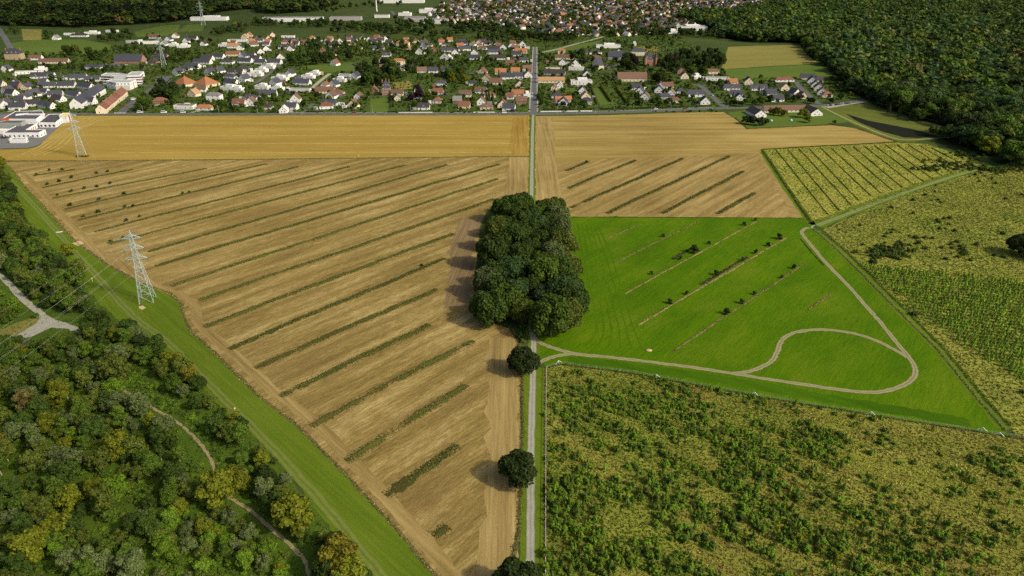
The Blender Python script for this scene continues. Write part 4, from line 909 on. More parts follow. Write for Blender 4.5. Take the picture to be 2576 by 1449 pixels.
for cx, cy, rx, ry, n in ((2370, 672, 1, 1, 0), (2230, 640, 60, 16, 60), (2250, 625, 70, 12, 40), (2420, 715 - 80, 20, 14, 16), (2400, 415, 70, 14, 60), (2330, 425, 30, 10, 25), (2440, 390, 50, 14, 60), (2470, 425, 60, 8, 40), (2520, 430, 70, 8, 40), (1320, 815, 10, 14, 20), (1312, 850, 8, 14, 16)):
    for k in range(n):
        x, y = P(cx+r.normal()*rx*0.5, cy+r.normal()*ry*0.5); it.append((f"dwarf{r.integers(0, 3)}", x, y, r.uniform(0.5, 1.3), r.uniform(0.7, 1.2), r.uniform(0, 6), np.array(CLR[pick(r, {"deep green": 4, "mid green": 3, "olive green": 3})])*r.uniform(0.8, 1.2)))
merged("scrub", it)

# ------------------------------------------------------------------ the village: houses
RC = {"s": ("slate-roofed", (0.055, 0.058, 0.072)), "d": ("dark-roofed", (0.050, 0.042, 0.045)), "b": ("brown-roofed", (0.150, 0.085, 0.058)), "r": ("red-roofed", (0.195, 0.085, 0.055)), "o": ("orange-roofed", (0.33, 0.140, 0.062)),
      "t": ("tan-roofed", (0.36, 0.22, 0.11)), "g": ("grey-roofed", (0.21, 0.21, 0.20)), "w": ("pale-topped", (0.55, 0.55, 0.52))}
WC = {"w": ("white", (0.80, 0.79, 0.74)), "c": ("cream", (0.72, 0.62, 0.44)), "k": ("brick", (0.33, 0.18, 0.12)), "g": ("grey", (0.42, 0.41, 0.38)), "t": ("ochre", (0.42, 0.32, 0.19)), "r": ("red", (0.45, 0.09, 0.05))}
FC = {"G": "long-fronted", "E": "gable-fronted", "H": "hipped", "F": "flat"}
b = MB(); b.box(-0.5, 0.5, -0.06, 0.02, 0, 1, 1); b.box(-0.42, 0.42, -0.075, -0.05, 0.08, 0.92, 0)
ME_WIN = b.mesh("window", [M_PANE, M_WHITE])
b = MB(); b.box(-0.5, 0.5, -0.07, 0.02, 0, 1, 0); ME_DOOR = b.mesh("door", [M_DOOR])
b = MB(); b.box(-0.45, 0.45, -0.35, 0.35, -0.8, 1.3, 0); b.box(-0.5, 0.5, -0.4, 0.4, 1.3, 1.42, 0); b.cyl(-0.2, 0, 1.42, 1.75, 0.12, 0.12, 6, 0); b.cyl(0.2, 0, 1.42, 1.75, 0.12, 0.12, 6, 0); ME_CHIM = b.mesh("chimney", [M_BRICK])
b = MB(); b.face([(-0.8, 0, 0), (0.8, 0, 0), (0.8, 0, 1.3), (0, 0, 2.0), (-0.8, 0, 1.3)]); b.face([(-0.8, 0, 0), (-0.8, 0, 1.3), (-0.8, 2.4, 1.3)]); b.face([(0.8, 0, 0), (0.8, 2.4, 1.3), (0.8, 0, 1.3)])
b.face([(-1.0, -0.2, 1.2), (0, -0.2, 2.1), (0, 3.0, 2.1), (-1.0, 2.4, 1.2)], 1); b.face([(0, -0.2, 2.1), (1.0, -0.2, 1.2), (1.0, 2.4, 1.2), (0, 3.0, 2.1)], 1); b.box(-0.45, 0.45, -0.04, 0.0, 0.2, 1.25, 2)
ME_DORM = b.mesh("dormer", [M_WHITE, M_ROOF, M_PANE])

def put_windows(parent, spots, z, w, h, door=None, dc=(0.3, 0.2, 0.12)):
    """spots: (x, y, angle of the outward normal)"""
    for (x, y, a) in spots:
        o = link("window", ME_WIN, parent, (x, y, z), a + math.pi/2, (w, 1, h))
    if door:
        x, y, a = door; link("door", ME_DOOR, parent, (x, y, 0.02), a + math.pi/2, (1.1, 1, 2.15), dc)

def house(name, x, y, L, D, hw, form, rc, wc, rz, r, dormers=0, chim=True, win=True, rise=None, hipend=False):
    e = link(name, None, loc=(x, y, 0), rz=rz)
    roofc = np.array(RC[rc][1])*r.uniform(0.85, 1.2); wallc = np.clip(np.array(WC[wc][1])*r.uniform(0.9, 1.04), 0, 0.85)
    hl, hd = L/2, D/2; w = MB(); ro = MB()
    if form == 'F':
        w.box(-hl, hl, -hd, hd, 0, hw)
        for (x0, x1, y0, y1) in ((-hl, hl, -hd, -hd+0.3), (-hl, hl, hd-0.3, hd), (-hl, -hl+0.3, -hd+0.3, hd-0.3), (hl-0.3, hl, -hd+0.3, hd-0.3)): w.box(x0, x1, y0, y1, hw, hw+0.4)
        ro.box(-hl+0.3, hl-0.3, -hd+0.3, hd-0.3, hw+0.004, hw+0.12)
        wo = w.build("wall", M_WALL, e, color=wallc); rof = ro.build("roof", M_ROOF, e, color=np.array((0.30, 0.30, 0.29)) if rc == 'w' else roofc)
        if rc == 'w':
            u = MB(); u.box(-hl*0.35, hl*0.55, -hd*0.5, hd*0.9, hw+0.13, hw+2.6); u.build("upper_storey", M_WALL, e, color=wallc)
    else:
        rise = rise or hd*(0.95 if form != 'H' else 0.7)
        w.box(-hl, hl, -hd, hd, 0, hw)
        ov = 0.35; t = 0.16; s = rise/hd
        if form == 'H':
            i = min(hl*0.9, hd*0.95); z0 = hw - ov*s + 0.02; zr = hw+rise
            A = [(-hl-ov, -hd-ov, z0), (hl+ov, -hd-ov, z0), (hl+ov, hd+ov, z0), (-hl-ov, hd+ov, z0)]; p, q = (-hl+i, 0, zr), (hl-i, 0, zr)
            ro.face([A[0], A[1], q, p]); ro.face([A[1], A[2], q]); ro.face([A[2], A[3], p, q]); ro.face([A[3], A[0], p]); ro.face([A[3], A[2], A[1], A[0]])
        else:
            w.face([(-hl, -hd, hw), (-hl, 0, hw+rise), (-hl, hd, hw)][::-1]); w.face([(hl, -hd, hw), (hl, 0, hw+rise), (hl, hd, hw)])
            o = 0.3
            for sgn in (-1, 1):
                e0 = sgn*(hd+ov); z0 = hw - ov*s
                a = [(-hl-o, e0, z0), (hl+o, e0, z0), (hl+o, 0, hw+rise), (-hl-o, 0, hw+rise)]; bb = [(px, py, pz+t) for px, py, pz in a]
                if sgn > 0: a, bb = a[::-1], bb[::-1]
                ro.face(bb); ro.face(a[::-1])
                for k in range(4): ro.face([a[k], a[(k+1) % 4], bb[(k+1) % 4], bb[k]])
        wo = w.build("wall", M_WALL, e, color=wallc); rof = ro.build("roof", M_ROOF, e, color=roofc)
        if chim:
            cx = r.choice([-1, 1])*(hl-0.9) if form != 'H' else 0.4
            link("chimney", ME_CHIM, rof, (cx, 0, hw+rise))
        for k in range(dormers):
            dx = (k+0.5)/dormers*L - hl
            link("dormer", ME_DORM, e, (dx, -hd+0.5, hw-0.1 + 0.4*s), 0, (1, 1, 1), roofc)
    if win:
        n = max(1, int(L/4.2)); sp = []
        for k in range(n):
            px = (k+0.5)/n*L - hl
            sp.append((px, -hd, -math.pi/2))
        dr = None
        if n > 1: dr = sp.pop(r.integers(0, len(sp))); dr = (dr[0]+0.1, dr[1], dr[2])
        sp += [(-hl, hd*0.35, math.pi), (hl, -hd*0.35, 0.0), (hl, hd*0.4, 0.0)]
        put_windows(e, sp, min(hw*0.45, 1.0), 1.25, 1.25, dr, r.choice([(0.3, 0.2, 0.12), (0.12, 0.13, 0.15), (0.6, 0.6, 0.58)]))
        if form in 'GE' and rise > 2.5:
            put_windows(e, [(-hl, 0, math.pi), (hl, 0, 0.0)], hw+0.35, 1.0, 1.15)
        if form in 'FH' and hw > 4.2: put_windows(e, sp[:3], hw-1.9, 1.25, 1.2)
    return e

T1 = """50 720 100 E s w,420 792 200 G s w 5 2,600 803 130 H s w 0 2,780 804 140 G s w 8,925 822 120 G s w 12 1,470 884 150 G s w 8,660 884 150 G s w 5,850 895 190 G s w -28,60 945 130 E s w -20,150 890 110 G s k -20,320 975 130 E s w -25,420 952 120 G s w -15,
545 975 120 G s w 15,735 978 180 G s w -30,570 1025 120 G d w -18,50 1092 150 E s w 15,165 1103 140 G s w 10,285 1072 180 G d w 8,460 1090 190 G s w -28,280 745 200 F g w 18,400 722 90 F w w 18,
535 640 260 G b c 3,350 605 110 G b w 3,935 695 170 H s w -10,1620 595 130 G s k -15,1540 642 90 H s k -15,790 372 150 H d w,690 355 80 F g w,920 345 120 F w w,555 402 60 E g w,1120 325 95 F g w,1320 432 90 F g g,1400 440 70 F w w,1490 442 150 F s w,
1540 388 100 G b w,1690 415 90 E s w,1755 384 90 E r w,1640 462 100 E g w,1740 466 70 F w w,1840 482 100 F w w,1870 433 100 E s w,1925 402 100 G d w,2250 472 90 F w w,2350 485 120 G t w,2385 422 160 F s w,2455 392 80 E t c,2500 372 60 E o c,
2340 565 120 G r c,2410 505 100 E s w,1780 755 115 E s w -25,1850 712 120 H s w -15,1930 692 140 G s w -15,2030 645 170 G s w -12,2080 612 110 G s w -12,2190 592 110 G s w -10,2280 645 120 H s w -10,2100 755 105 E s w -25,2205 735 105 E s w -25,2370 745 150 G d w -12 1,
2455 712 120 H s w -15,2460 635 130 G s w -10,2510 575 100 G s w -10,2540 765 100 F w w,2310 795 115 H s w -15,2450 825 125 E s w -20,2320 855 130 G s w -20,2300 912 140 F w w -12,2380 925 110 F w w -12,2440 590 80 E s w -15,2570 610 90 G s w -12,1940 975 90 E t c -15,
2150 1012 130 H g w -5,1600 1045 110 H r k,1850 1102 170 F b w -5 0,2050 1112 150 H o w -5,2400 1072 110 G r w 0 1,2510 1015 130 H s w,2520 1065 90 E b w,2030 925 70 G b w"""
T2 = """40 545 90 E d w 20,95 512 80 E d w 20,40 645 100 G s w -10,185 645 120 G s w -10,120 692 110 F w w -12,50 728 100 F w w -12,15 768 80 F w w -12,240 595 100 E b w 15,290 492 120 G d w 0 2,350 422 120 G s w,345 512 90 E d w,320 382 110 F g w,160 372 80 E r c 20,120 412 75 E t c 20,
600 462 75 E b c,660 545 70 E b k,840 432 100 E s w 10,780 475 90 G d w,845 472 70 E d c,755 588 85 G s w,795 560 60 E d k,790 662 70 E r w -25,1030 502 65 H s w,1210 440 100 G s w,1215 472 75 E t c,1230 505 100 G s w,1310 572 80 G s w 0 1,1432 655 115 H o c,1265 646 100 E b w -15,
1478 465 115 H o c,1530 505 105 H t c,1680 502 85 E s w -15,1695 442 80 E b k,1635 552 65 E g w,1780 522 55 E b k,1100 718 80 G b c,1285 704 80 G b w,1400 722 95 G s c 0 1,1535 712 90 G s c,1665 735 90 G b g,1780 735 85 G s w,1925 722 105 G s w 0 1,1890 602 80 E g w -10,1935 612 70 E w w -10,
1925 522 110 G s w,2000 552 110 E s w,1895 466 50 H s w,2095 512 110 G s w,2075 455 100 G d w 0 1,2195 552 75 E s w,2195 602 120 G s w,2245 452 95 E b w,2275 502 85 H b w,2405 545 130 G s w,2485 498 80 E s w,2405 442 45 H s w,2440 602 120 G d w,2565 482 50 E s w,2395 512 100 G d g,
2280 752 90 E r c -15,2315 822 115 E b c -10,2462 748 100 G o c,2412 852 110 G b c,2530 795 130 G s w,2190 862 80 H s w,2260 942 100 G b w 0 1,2555 655 80 G b k,275 780 110 F d w -12,340 770 70 E s w -20,235 815 140 F w w -12,185 865 110 E s w -20,215 915 100 F w w -12,60 900 120 F w w -12,
460 856 150 G s w -12,415 846 80 E s w -12,520 795 110 F w w -12,590 762 90 F w w -12,640 757 45 F o t,440 930 180 F g w -8,780 876 110 E s w -20,840 825 110 F w w -12,890 782 110 F g w -12,1000 795 110 E s w -20,690 885 55 E r w -15,690 940 170 G b c,815 965 110 H b w -8,755 995 90 E b w -15,
1420 965 110 G b c,1180 945 70 E b k,1830 955 90 G r c 0 1,1775 950 70 F r c,1855 862 100 H s w,110 975 160 G s w,105 1105 95 H d c,345 1105 120 G s w,270 1140 70 E w w,390 1032 90 E b w,740 1062 150 H s w -12,700 1098 120 H r w,975 1088 115 E b c -8,1025 1000 65 E b w,
1685 1110 105 G d w 0 1,1825 1042 80 H r w,1620 1000 80 G b w,1635 945 70 F g w,2025 1042 80 G g k,2095 1095 100 G r c,2105 978 110 G b c 0 2,2265 1055 75 E b w,2320 1105 115 H b c 0 1,2480 1085 115 E r c,2545 1115 110 G s w,2350 985 105 H b c,1420 1015 60 E g c,2560 1000 60 G r w"""
T3 = """60 975 110 G o c,95 1048 95 G b k 0 1,150 985 60 F w w,75 885 100 E b c,35 485 85 E b w,105 464 60 E s w,130 495 80 F d w,90 538 110 G o c,45 566 90 G s w,120 625 80 G s w,30 640 80 E g k,150 712 80 G b k,165 782 70 E b w,35 738 80 G o c,60 790 90 G s w,
395 835 240 G t c,540 600 190 G b c,510 656 100 E s w,635 662 80 E s w,640 684 70 F g c,705 545 110 G s c,500 545 65 H o c,410 715 120 F g c,430 755 190 G d g,650 708 130 F w w,755 775 90 E s w,480 885 60 E w w,425 912 50 E r c,710 945 90 E s w,740 1000 105 E t c,515 1038 150 G o w,
455 990 95 H s w,520 1066 100 E s w,755 1040 100 H s g,840 545 115 H s w,845 605 100 H r c,1075 545 70 E r c,1230 460 40 F w w,1250 905 95 G s w,1290 952 80 E s w -10,1345 1005 90 E b w -12,1485 935 80 E s w -10,1500 895 75 E b w -10,1570 890 95 G b c,1605 975 100 E t w -10,1700 948 80 H s w,
1535 1000 140 H s g,1630 1035 130 H b c,1855 975 140 G s w 0 1,1945 1055 110 E s w,1735 795 110 E b c,1700 742 80 E b k,2005 745 160 H b c,1860 792 65 F w w,2215 912 140 G s w 0 1,2215 855 100 G o c,2385 852 85 E s c,2490 912 140 G s w 0 2,2265 975 110 G s w,2290 1012 65 E s w,2560 955 60 H s w,1190 590 70 H s c,380 640 60 F b k"""
T4 = """405 802 120 G s c,455 845 85 E d w -15,490 882 85 E s w -15,525 915 85 E r w -15,555 955 110 E r w -15,600 982 90 H r c,165 825 180 H r w 5,170 915 90 E t c,275 975 110 E s w 20,350 995 65 E r c,40 965 85 G s w,95 1026 120 G s w,520 830 60 G d w"""
r = np.random.default_rng(51); HOUSES = []; HB = []
VIL = [(-400, 140), (430, 120), (640, 95), (1000, 95), (1700, 80), (1815, 170), (2110, 195), (2150, 250), (1850, 262), (1800, 283), (-400, 286)]
def zone(px, py):
    if px < 400: return ("in the estate behind the school", "wheat road", (300, 287)) if py > 172 else ("in the pasture hamlet", "stone manor", (33, 150))
    if px < 880 and py < 205 or px < 700 and py < 230: return ("in the hillside estate", "care home", (490, 220))
    if px > 1690: return ("in the forest-edge hamlet", "forest corner", (2160, 250))
    if px >= 1350: return ("east of the village street", "street crossing", (1342, 287))
    if py > 225: return ("in the gardens above the wheat road", "street crossing", (1342, 287))
    return ("west of the village street", "street crossing", (1342, 287))
for ti, tab in enumerate((T1, T2, T3, T4)):
    for row in tab.replace("\n", "").split(","):
        q = row.split(); x, y, w = float(q[0]), float(q[1]), float(q[2]); f, rc, wc = q[3:6]; rz = float(q[6]) if len(q) > 6 else r.normal(0, 5); dm = int(q[7]) if len(q) > 7 else 0
        px, py = 644*ti + x/4, y/4; k = 0.894*(py+135)/150*4; Wm = float(np.clip(1.18*w/k, 6.5, 44))
        gx, gy = P(px, py)
        if f == 'E': L, D = r.uniform(9, 11.5), min(Wm*0.95, 10.5); half = L/2
        elif f == 'F': L, D = Wm, r.uniform(7, 9); half = D/2
        else: L, D = Wm*0.95, r.uniform(7.5, 9); half = D/2
        hw = {'G': r.uniform(2.7, 3.3), 'E': r.uniform(2.8, 3.6), 'H': r.uniform(2.8, 3.4), 'F': r.uniform(3.2, 3.8)}[f]
        if f == 'H' and (rc, wc) in (("o", "c"), ("g", "w")): hw = 5.8
        a = R(rz) + (math.pi/2 if f == 'E' else 0.0)
        if f == 'E': a -= R(2*rz)*0 ; a += math.pi  # gable with the door towards the field
        e = house("house", gx, gy+half, L, D, hw, f, rc, wc, a, r, dm if f != 'E' else 0, chim=f != 'F' and r.random() < 0.75)
        z = zone(px, py); e["_k"] = f"{WC[wc][0]} {FC[f]} {RC[rc][0]}"; e["_zn"] = z[0]
        HOUSES.append((e, z, f, wc, rc)); HB.append((gx, gy+half, max(L, D)/2))
# more roofs in the gaps of the village
HB0 = len(HB); k_ = 0
for x, y in scatter([(0, 178), (235, 172), (240, 262), (0, 278)], 15, r, 0.9).tolist()[:70] + scatter([(440, 120), (640, 98), (1000, 98), (1335, 112), (1335, 278), (420, 278), (470, 200)], 19, r, 0.9)[::-1].tolist() + scatter([(1356, 135), (1480, 118), (1580, 140), (1580, 200), (1700, 225), (1780, 255), (1360, 270)], 19, r, 0.9).tolist():
    q = toD(x, y)
    if k_ >= 58 or any((x-a)**2+(y-b_)**2 < (c_+9.5)**2 for a, b_, c_ in HB) or abs(q[0]-1343) < 14 or inpoly(np.array([q]), [(764, 160), (890, 150), (895, 180), (800, 185)])[0] or inpoly(np.array([q]), [(925, 235), (985, 235), (985, 284), (925, 284)])[0] or inpoly(np.array([q]), [(430, 170), (550, 170), (550, 225), (430, 225)])[0] or r.random() < 0.35: continue
    f = r.choice(["G", "G", "E", "H"]); rc = r.choice(["s", "s", "b", "d", "r", "o"] if q[0] > 400 else ["s", "s", "d"]); wc = r.choice(["w", "w", "w", "c"]); rz = r.normal(0, 10)
    e = house("house", x, y, r.uniform(9, 13), r.uniform(7.5, 9), r.uniform(2.8, 3.4), f, rc, wc, R(rz) + (math.pi*1.5 if f == "E" else 0), r)
    z = zone(*q); e["_k"] = f"{WC[wc][0]} {FC[f]} {RC[rc][0]}"; e["_zn"] = z[0]; HOUSES.append((e, z, f, wc, rc)); HB.append((x, y, 5.5)); k_ += 1
byk = {}
for e, z, f, wc, rc in HOUSES: byk.setdefault((e["_k"], z[0]), []).append((e, z))
for (k, zn), v in byk.items():
    ref = P(*v[0][1][2]); v.sort(key=lambda t: (t[0].location.x-ref[0])**2+(t[0].location.y-ref[1])**2)
    for i, (e, z) in enumerate(v):
        tag(e, f"{k} house {zn}, {near_words(i+1)} the {z[1]}" if len(v) > 1 else f"{k} house {zn}, the only one there", "house", "village houses")
        del e["_k"]; del e["_zn"]
print("houses", len(HOUSES))

# far town beyond the railway trees
r = np.random.default_rng(52)
TOWN = [[(1080, 40), (1110, 12), (1180, -22), (1300, -30), (1560, -30), (1700, -20), (1760, 12), (1745, 70), (1660, 82), (1560, 92), (1430, 92), (1330, 76), (1240, 66), (1130, 58)], [(1700, -30), (2010, -32), (1985, 8), (1900, 26), (1830, 40), (1745, 34)]]
pts = np.vstack([scatter(q, 20, r, 0.6) for q in TOWN]); pts = pts[np.argsort(pts[:, 1])]
TCOL = [("b", 4), ("r", 1.5), ("o", 0.9), ("s", 8), ("d", 4), ("t", 0.8), ("g", 2)]; nfar = max(0, 300-len(HOUSES)); fv = []; ff = []; fc = []; n_ind = 0; farh = []
for x, y in pts:
    rc = TCOL[r.choice(len(TCOL), p=np.array([w for _, w in TCOL])/sum(w for _, w in TCOL))][0]; wc = r.choice(["w", "w", "w", "c", "c", "k"]); rz = r.choice([0, math.pi/2]) + 0.5 + r.normal(0, 0.12)
    if r.random() < 0.12: continue
    L, D, hw = r.uniform(9, 15), r.uniform(7.5, 10), r.choice([3.0, 3.2, 5.6]); HB.append((x, y, L/2))
    if n_ind < nfar:
        e = house("house", x, y, L, D, hw, "G", rc, wc, rz, r, 0, True, False); n_ind += 1; e["_c"] = f"{WC[wc][0]} {RC[rc][0]}"; farh.append(e); continue
    hl, hd, ri = L/2, D/2, D/2*0.85; ca, sa = math.cos(rz), math.sin(rz)
    loc = [(-hl, -hd, 0), (hl, -hd, 0), (hl, hd, 0), (-hl, hd, 0), (-hl, -hd, hw), (hl, -hd, hw), (hl, hd, hw), (-hl, hd, hw), (-hl, 0, hw+ri), (hl, 0, hw+ri)]
    wl_ = [(0, 1, 5), (0, 5, 4), (1, 2, 6), (1, 6, 5), (2, 3, 7), (2, 7, 6), (3, 0, 4), (3, 4, 7), (4, 8, 7), (5, 6, 9)]
    o = len(fv); fv += [(x+a*ca-b_*sa, y+a*sa+b_*ca, c) for a, b_, c in loc]; ff += [tuple(o+k for k in t) for t in wl_]; fc += [np.clip(np.array(WC[wc][1])*r.uniform(0.85, 1.03), 0, 0.84)]*10
    ov = 0.4; loc = [(-hl-ov, -hd-ov, hw-ov*0.8), (hl+ov, -hd-ov, hw-ov*0.8), (hl+ov, 0, hw+ri+0.12), (-hl-ov, 0, hw+ri+0.12), (hl+ov, hd+ov, hw-ov*0.8), (-hl-ov, hd+ov, hw-ov*0.8)]
    o = len(fv); fv += [(x+a*ca-b_*sa, y+a*sa+b_*ca, c) for a, b_, c in loc]; ff += [(o, o+1, o+2), (o, o+2, o+3), (o+3, o+2, o+4), (o+3, o+4, o+5)]; fc += [np.array(RC[rc][1])*r.uniform(0.85, 1.3)]*6
mt, nt, bb = newmat("town_render"); N = NT(nt); at = N.new("ShaderNodeAttribute"); at.attribute_name = "tint"; N.l.new(at.outputs["Color"], bb.inputs["Base Color"])
tag(link("distant_town", tri_mesh("distant_town", np.array(fv), np.array(ff), mt, tint=np.array(fc))), kind="stuff")
rank_label(farh, P(1518, 92), "{c} house of the far town, {n} the pale bridge road", "house", "far town houses")

# ------------------------------------------------------------------ larger buildings
def prism(name, parts, label, cat, group=None):
    """flat-roofed blocks from surveyed roof outlines: (part, outline, height, wall colour, roof colour)"""
    c = P(*parts[0][1][0], parts[0][2]); e = tag(link(name, None, loc=(c[0], c[1], 0)), label, cat, group)
    for pn, out, h, wc, rc in parts:
        W_ = [np.array(P(*p, h)) - np.array(c) for p in out]; ctr = sum(W_)/len(W_)
        ar = sum(W_[i][0]*W_[(i+1) % len(W_)][1]-W_[(i+1) % len(W_)][0]*W_[i][1] for i in range(len(W_)))
        if ar < 0: W_ = W_[::-1]
        b = MB(); n = len(W_); ins = [p + (ctr-p)/np.linalg.norm(ctr-p)*0.7 for p in W_]
        for i in range(n):
            p, q = W_[i], W_[(i+1) % n]; pi, qi = ins[i], ins[(i+1) % n]
            b.face([(*p, 0), (*q, 0), (*q, h), (*p, h)]); b.face([(*p, h), (*q, h), (*qi, h), (*pi, h)]); b.face([(*pi, h), (*qi, h), (*qi, h-0.5), (*pi, h-0.5)])
        b.build(pn, M_WALL, e, color=wc)
        rb = MB(); rb.face([(*p, h-0.4) for p in ins]); rb.build("roof", M_ROOF, e, color=rc)
    return e, np.array(c)
def wall_windows(e, c, a, b_, z, n, w, h, name="window", col=None, inset=0.0):
    """n windows along the wall foot a->b (survey points on the ground), outside on the right of a->b"""
    A = np.array(P(*a, 0)) - c; B = np.array(P(*b_, 0)) - c; d = (B-A)/np.linalg.norm(B-A); ang_ = math.atan2(d[1], d[0])
    for k in range(n):
        p = A+(B-A)*((k+0.5)/n); nr = np.array([d[1], -d[0]])*inset
        if col is None: link("window", ME_WIN, e, (p[0]+nr[0], p[1]+nr[1], z), ang_, (w, 1, h))
        else: link(name, ME_DOOR, e, (p[0]+nr[0], p[1]+nr[1], z), ang_, (w, 1, h), col)
S = 320/2576*0.71556
def z1(x, y): return (x*S, 264.8 + y*S)
def z8(x, y): return (243.3 + x*S, 164.6 + y*S)
WHT = (0.80, 0.80, 0.78); DRK = (0.085, 0.08, 0.08); GRY = (0.30, 0.33, 0.30); PAL = (0.42, 0.44, 0.40)
e, c = prism("school_building", [("main_block", [z1(60, 385), z1(430, 165), z1(1215, 150), z1(1235, 235), z1(1020, 385)], 6.5, WHT, DRK)], "long white flat-roofed school block with dark roof and courtyard, at the wheat field corner", "school building")
def drop(p, h):
    x, y = P(*p, h); return toD(x, y, 0)
for a, b_, n in ((z1(60, 385), z1(1020, 385), 9), (z1(1020, 385), z1(1235, 235), 5)): wall_windows(e, c, drop(a, 6.5), drop(b_, 6.5), 1.0, n, 1.1, 2.2)
sk = MB(); sk.box(-5, 5, -3.5, 3.5, 0, 0.35); x, y = P(*z1(620, 250), 6.5); sk.build("skylight", M_WHITE, e, loc=(x-c[0], y-c[1], 6.2), rz=0.5)
b = MB(); b.box(-9, 9, -0.3, 0.3, 0, 1.5); x, y = P(*z1(1000, 265), 6.5); b.build("roof_upstand", M_WHITE, e, loc=(x-c[0], y-c[1], 6.1))
e, c = prism("school_building", [("classroom_wing", [z1(1085, 487), z1(1375, 250), z1(1900, 235), z1(1560, 490)], 4.6, WHT, DRK), ("entrance_tower", [z1(1660, 285), z1(1790, 215), z1(1975, 212), z1(1880, 290)], 7.2, WHT, (0.7, 0.5, 0.03))], "white school wing with a yellow and red entrance corner beside the far pylon", "school building")
wall_windows(e, c, drop(z1(1560, 490), 4.6), drop(z1(1860, 270), 4.6), 0.7, 5, 1.6, 2.3); wall_windows(e, c, drop(z1(1085, 487), 4.6), drop(z1(1560, 490), 4.6), 0.6, 4, 2.4, 2.2)
wall_windows(e, c, drop(z1(1880, 290), 7.2), drop(z1(1975, 212), 7.2), 0.1, 1, 3.2, 6.6, "red_panel", (0.42, 0.02, 0.06), 0.06)
e, c = prism("school_building", [("front_wing", [z1(60, 780), z1(560, 520), z1(1035, 503), z1(725, 690), z1(1280, 685), z1(1100, 772)], 4.4, WHT, DRK)], "white L-shaped school wing facing the car park, with orange and yellow panels", "school building")
wall_windows(e, c, drop(z1(60, 780), 4.4), drop(z1(1100, 772), 4.4), 0.5, 8, 1.6, 2.0); wall_windows(e, c, drop(z1(1100, 772), 4.4), drop(z1(1280, 685), 4.4), 0.6, 2, 1.6, 2.0)
wall_windows(e, c, drop(z1(745, 690), 4.4), drop(z1(1000, 525), 4.4), 0.3, 5, 1.8, 2.6, "orange_panel", (0.55, 0.22, 0.03), 0.05)
e, c = prism("school_building", [("grey_block", [z1(-250, 495), z1(140, 428), z1(735, 426), z1(590, 492)], 7.4, GRY, (0.10, 0.10, 0.10))], "grey panelled school block with small dark windows, between the white wings", "school building")
wall_windows(e, c, drop(z1(-20, 493), 7.4), drop(z1(590, 492), 7.4), 3.6, 7, 1.3, 1.4)
e, c = prism("annex_building", [("annex", [z1(240, 952), z1(395, 895), z1(775, 905), z1(720, 950)], 3.6, WHT, (0.2, 0.2, 0.19))], "small white annex in the school car park with glazed skylights", "school building")
wall_windows(e, c, drop(z1(720, 950), 3.6), drop(z1(775, 905), 3.6), 0.4, 1, 1.5, 2.4)
for zx in (510, 620):
    sk = MB(); sk.box(-1.6, 1.6, -1, 1, 0, 0.4); x, y = P(*z1(zx, 915), 3.6); sk.build("skylight", M_WHITE, e, loc=(x-c[0], y-c[1], 3.3))
e, c = prism("canopy_shelter", [("canopy_deck", [z1(-300, 715), z1(-40, 660), z1(255, 662), z1(190, 715)], 3.2, (0.75, 0.73, 0.66), (0.7, 0.68, 0.6))], "white flat canopy on the school's near side, cut by the frame", "canopy")
e, c = prism("orange_kiosk", [("kiosk", [z1(50, 420), z1(80, 365), z1(255, 362), z1(215, 420)], 7.0, (0.60, 0.10, 0.02), (0.5, 0.09, 0.02))], "bright orange block set on the school's courtyard front", "kiosk")
e, c = prism("apartment_block", [("back_block", [z8(118, 268), z8(262, 206), z8(650, 212), z8(900, 242), z8(985, 176), z8(1335, 170), z8(1222, 275), z8(860, 290), z8(430, 278)], 10.5, WHT, PAL)], "white three-storey flat-roofed apartment block with brown bands, behind the red terrace", "apartment block")
for zb in (1.2, 4.4, 7.4):
    for a, b_, n in (((118, 268), (430, 278), 3), ((860, 290), (1222, 275), 3), ((1222, 275), (1335, 170), 1)):
        wall_windows(e, c, drop(z8(*a), 10.5), drop(z8(*b_), 10.5), zb, n, 9 if n == 3 else 12, 1.6, "window_band", (0.17, 0.12, 0.10), 0.03)
e, c = prism("apartment_block", [("front_block", [z8(252, 440), z8(410, 396), z8(1110, 402), z8(935, 482), z8(545, 486)], 8.2, WHT, PAL), ("low_block", [z8(520, 566), z8(560, 545), z8(945, 545), z8(925, 568)], 5.6, (0.75, 0.70, 0.58), (0.6, 0.58, 0.5))], "white lower apartment block with an orange corner, in front of the banded one", "apartment block")
for zb in (1.0, 4.8):
    wall_windows(e, c, drop(z8(252, 440), 8.2), drop(z8(545, 486), 8.2), zb, 3, 2.4, 1.5); wall_windows(e, c, drop(z8(545, 486), 8.2), drop(z8(935, 482), 8.2), zb+1, 4, 2.2, 1.4); wall_windows(e, c, drop(z8(935, 482), 8.2), drop(z8(1110, 402), 8.2), zb, 3, 1.6, 1.6)
wall_windows(e, c, drop(z8(1000, 452), 8.2), drop(z8(1040, 434), 8.2), 0.2, 1, 2.2, 7.4, "orange_panel", (0.62, 0.24, 0.08), 0.05)
wall_windows(e, c, drop(z8(330, 452), 8.2), drop(z8(480, 476), 8.2), 6.2, 1, 8, 1.6, "orange_panel", (0.62, 0.24, 0.08), 0.05)

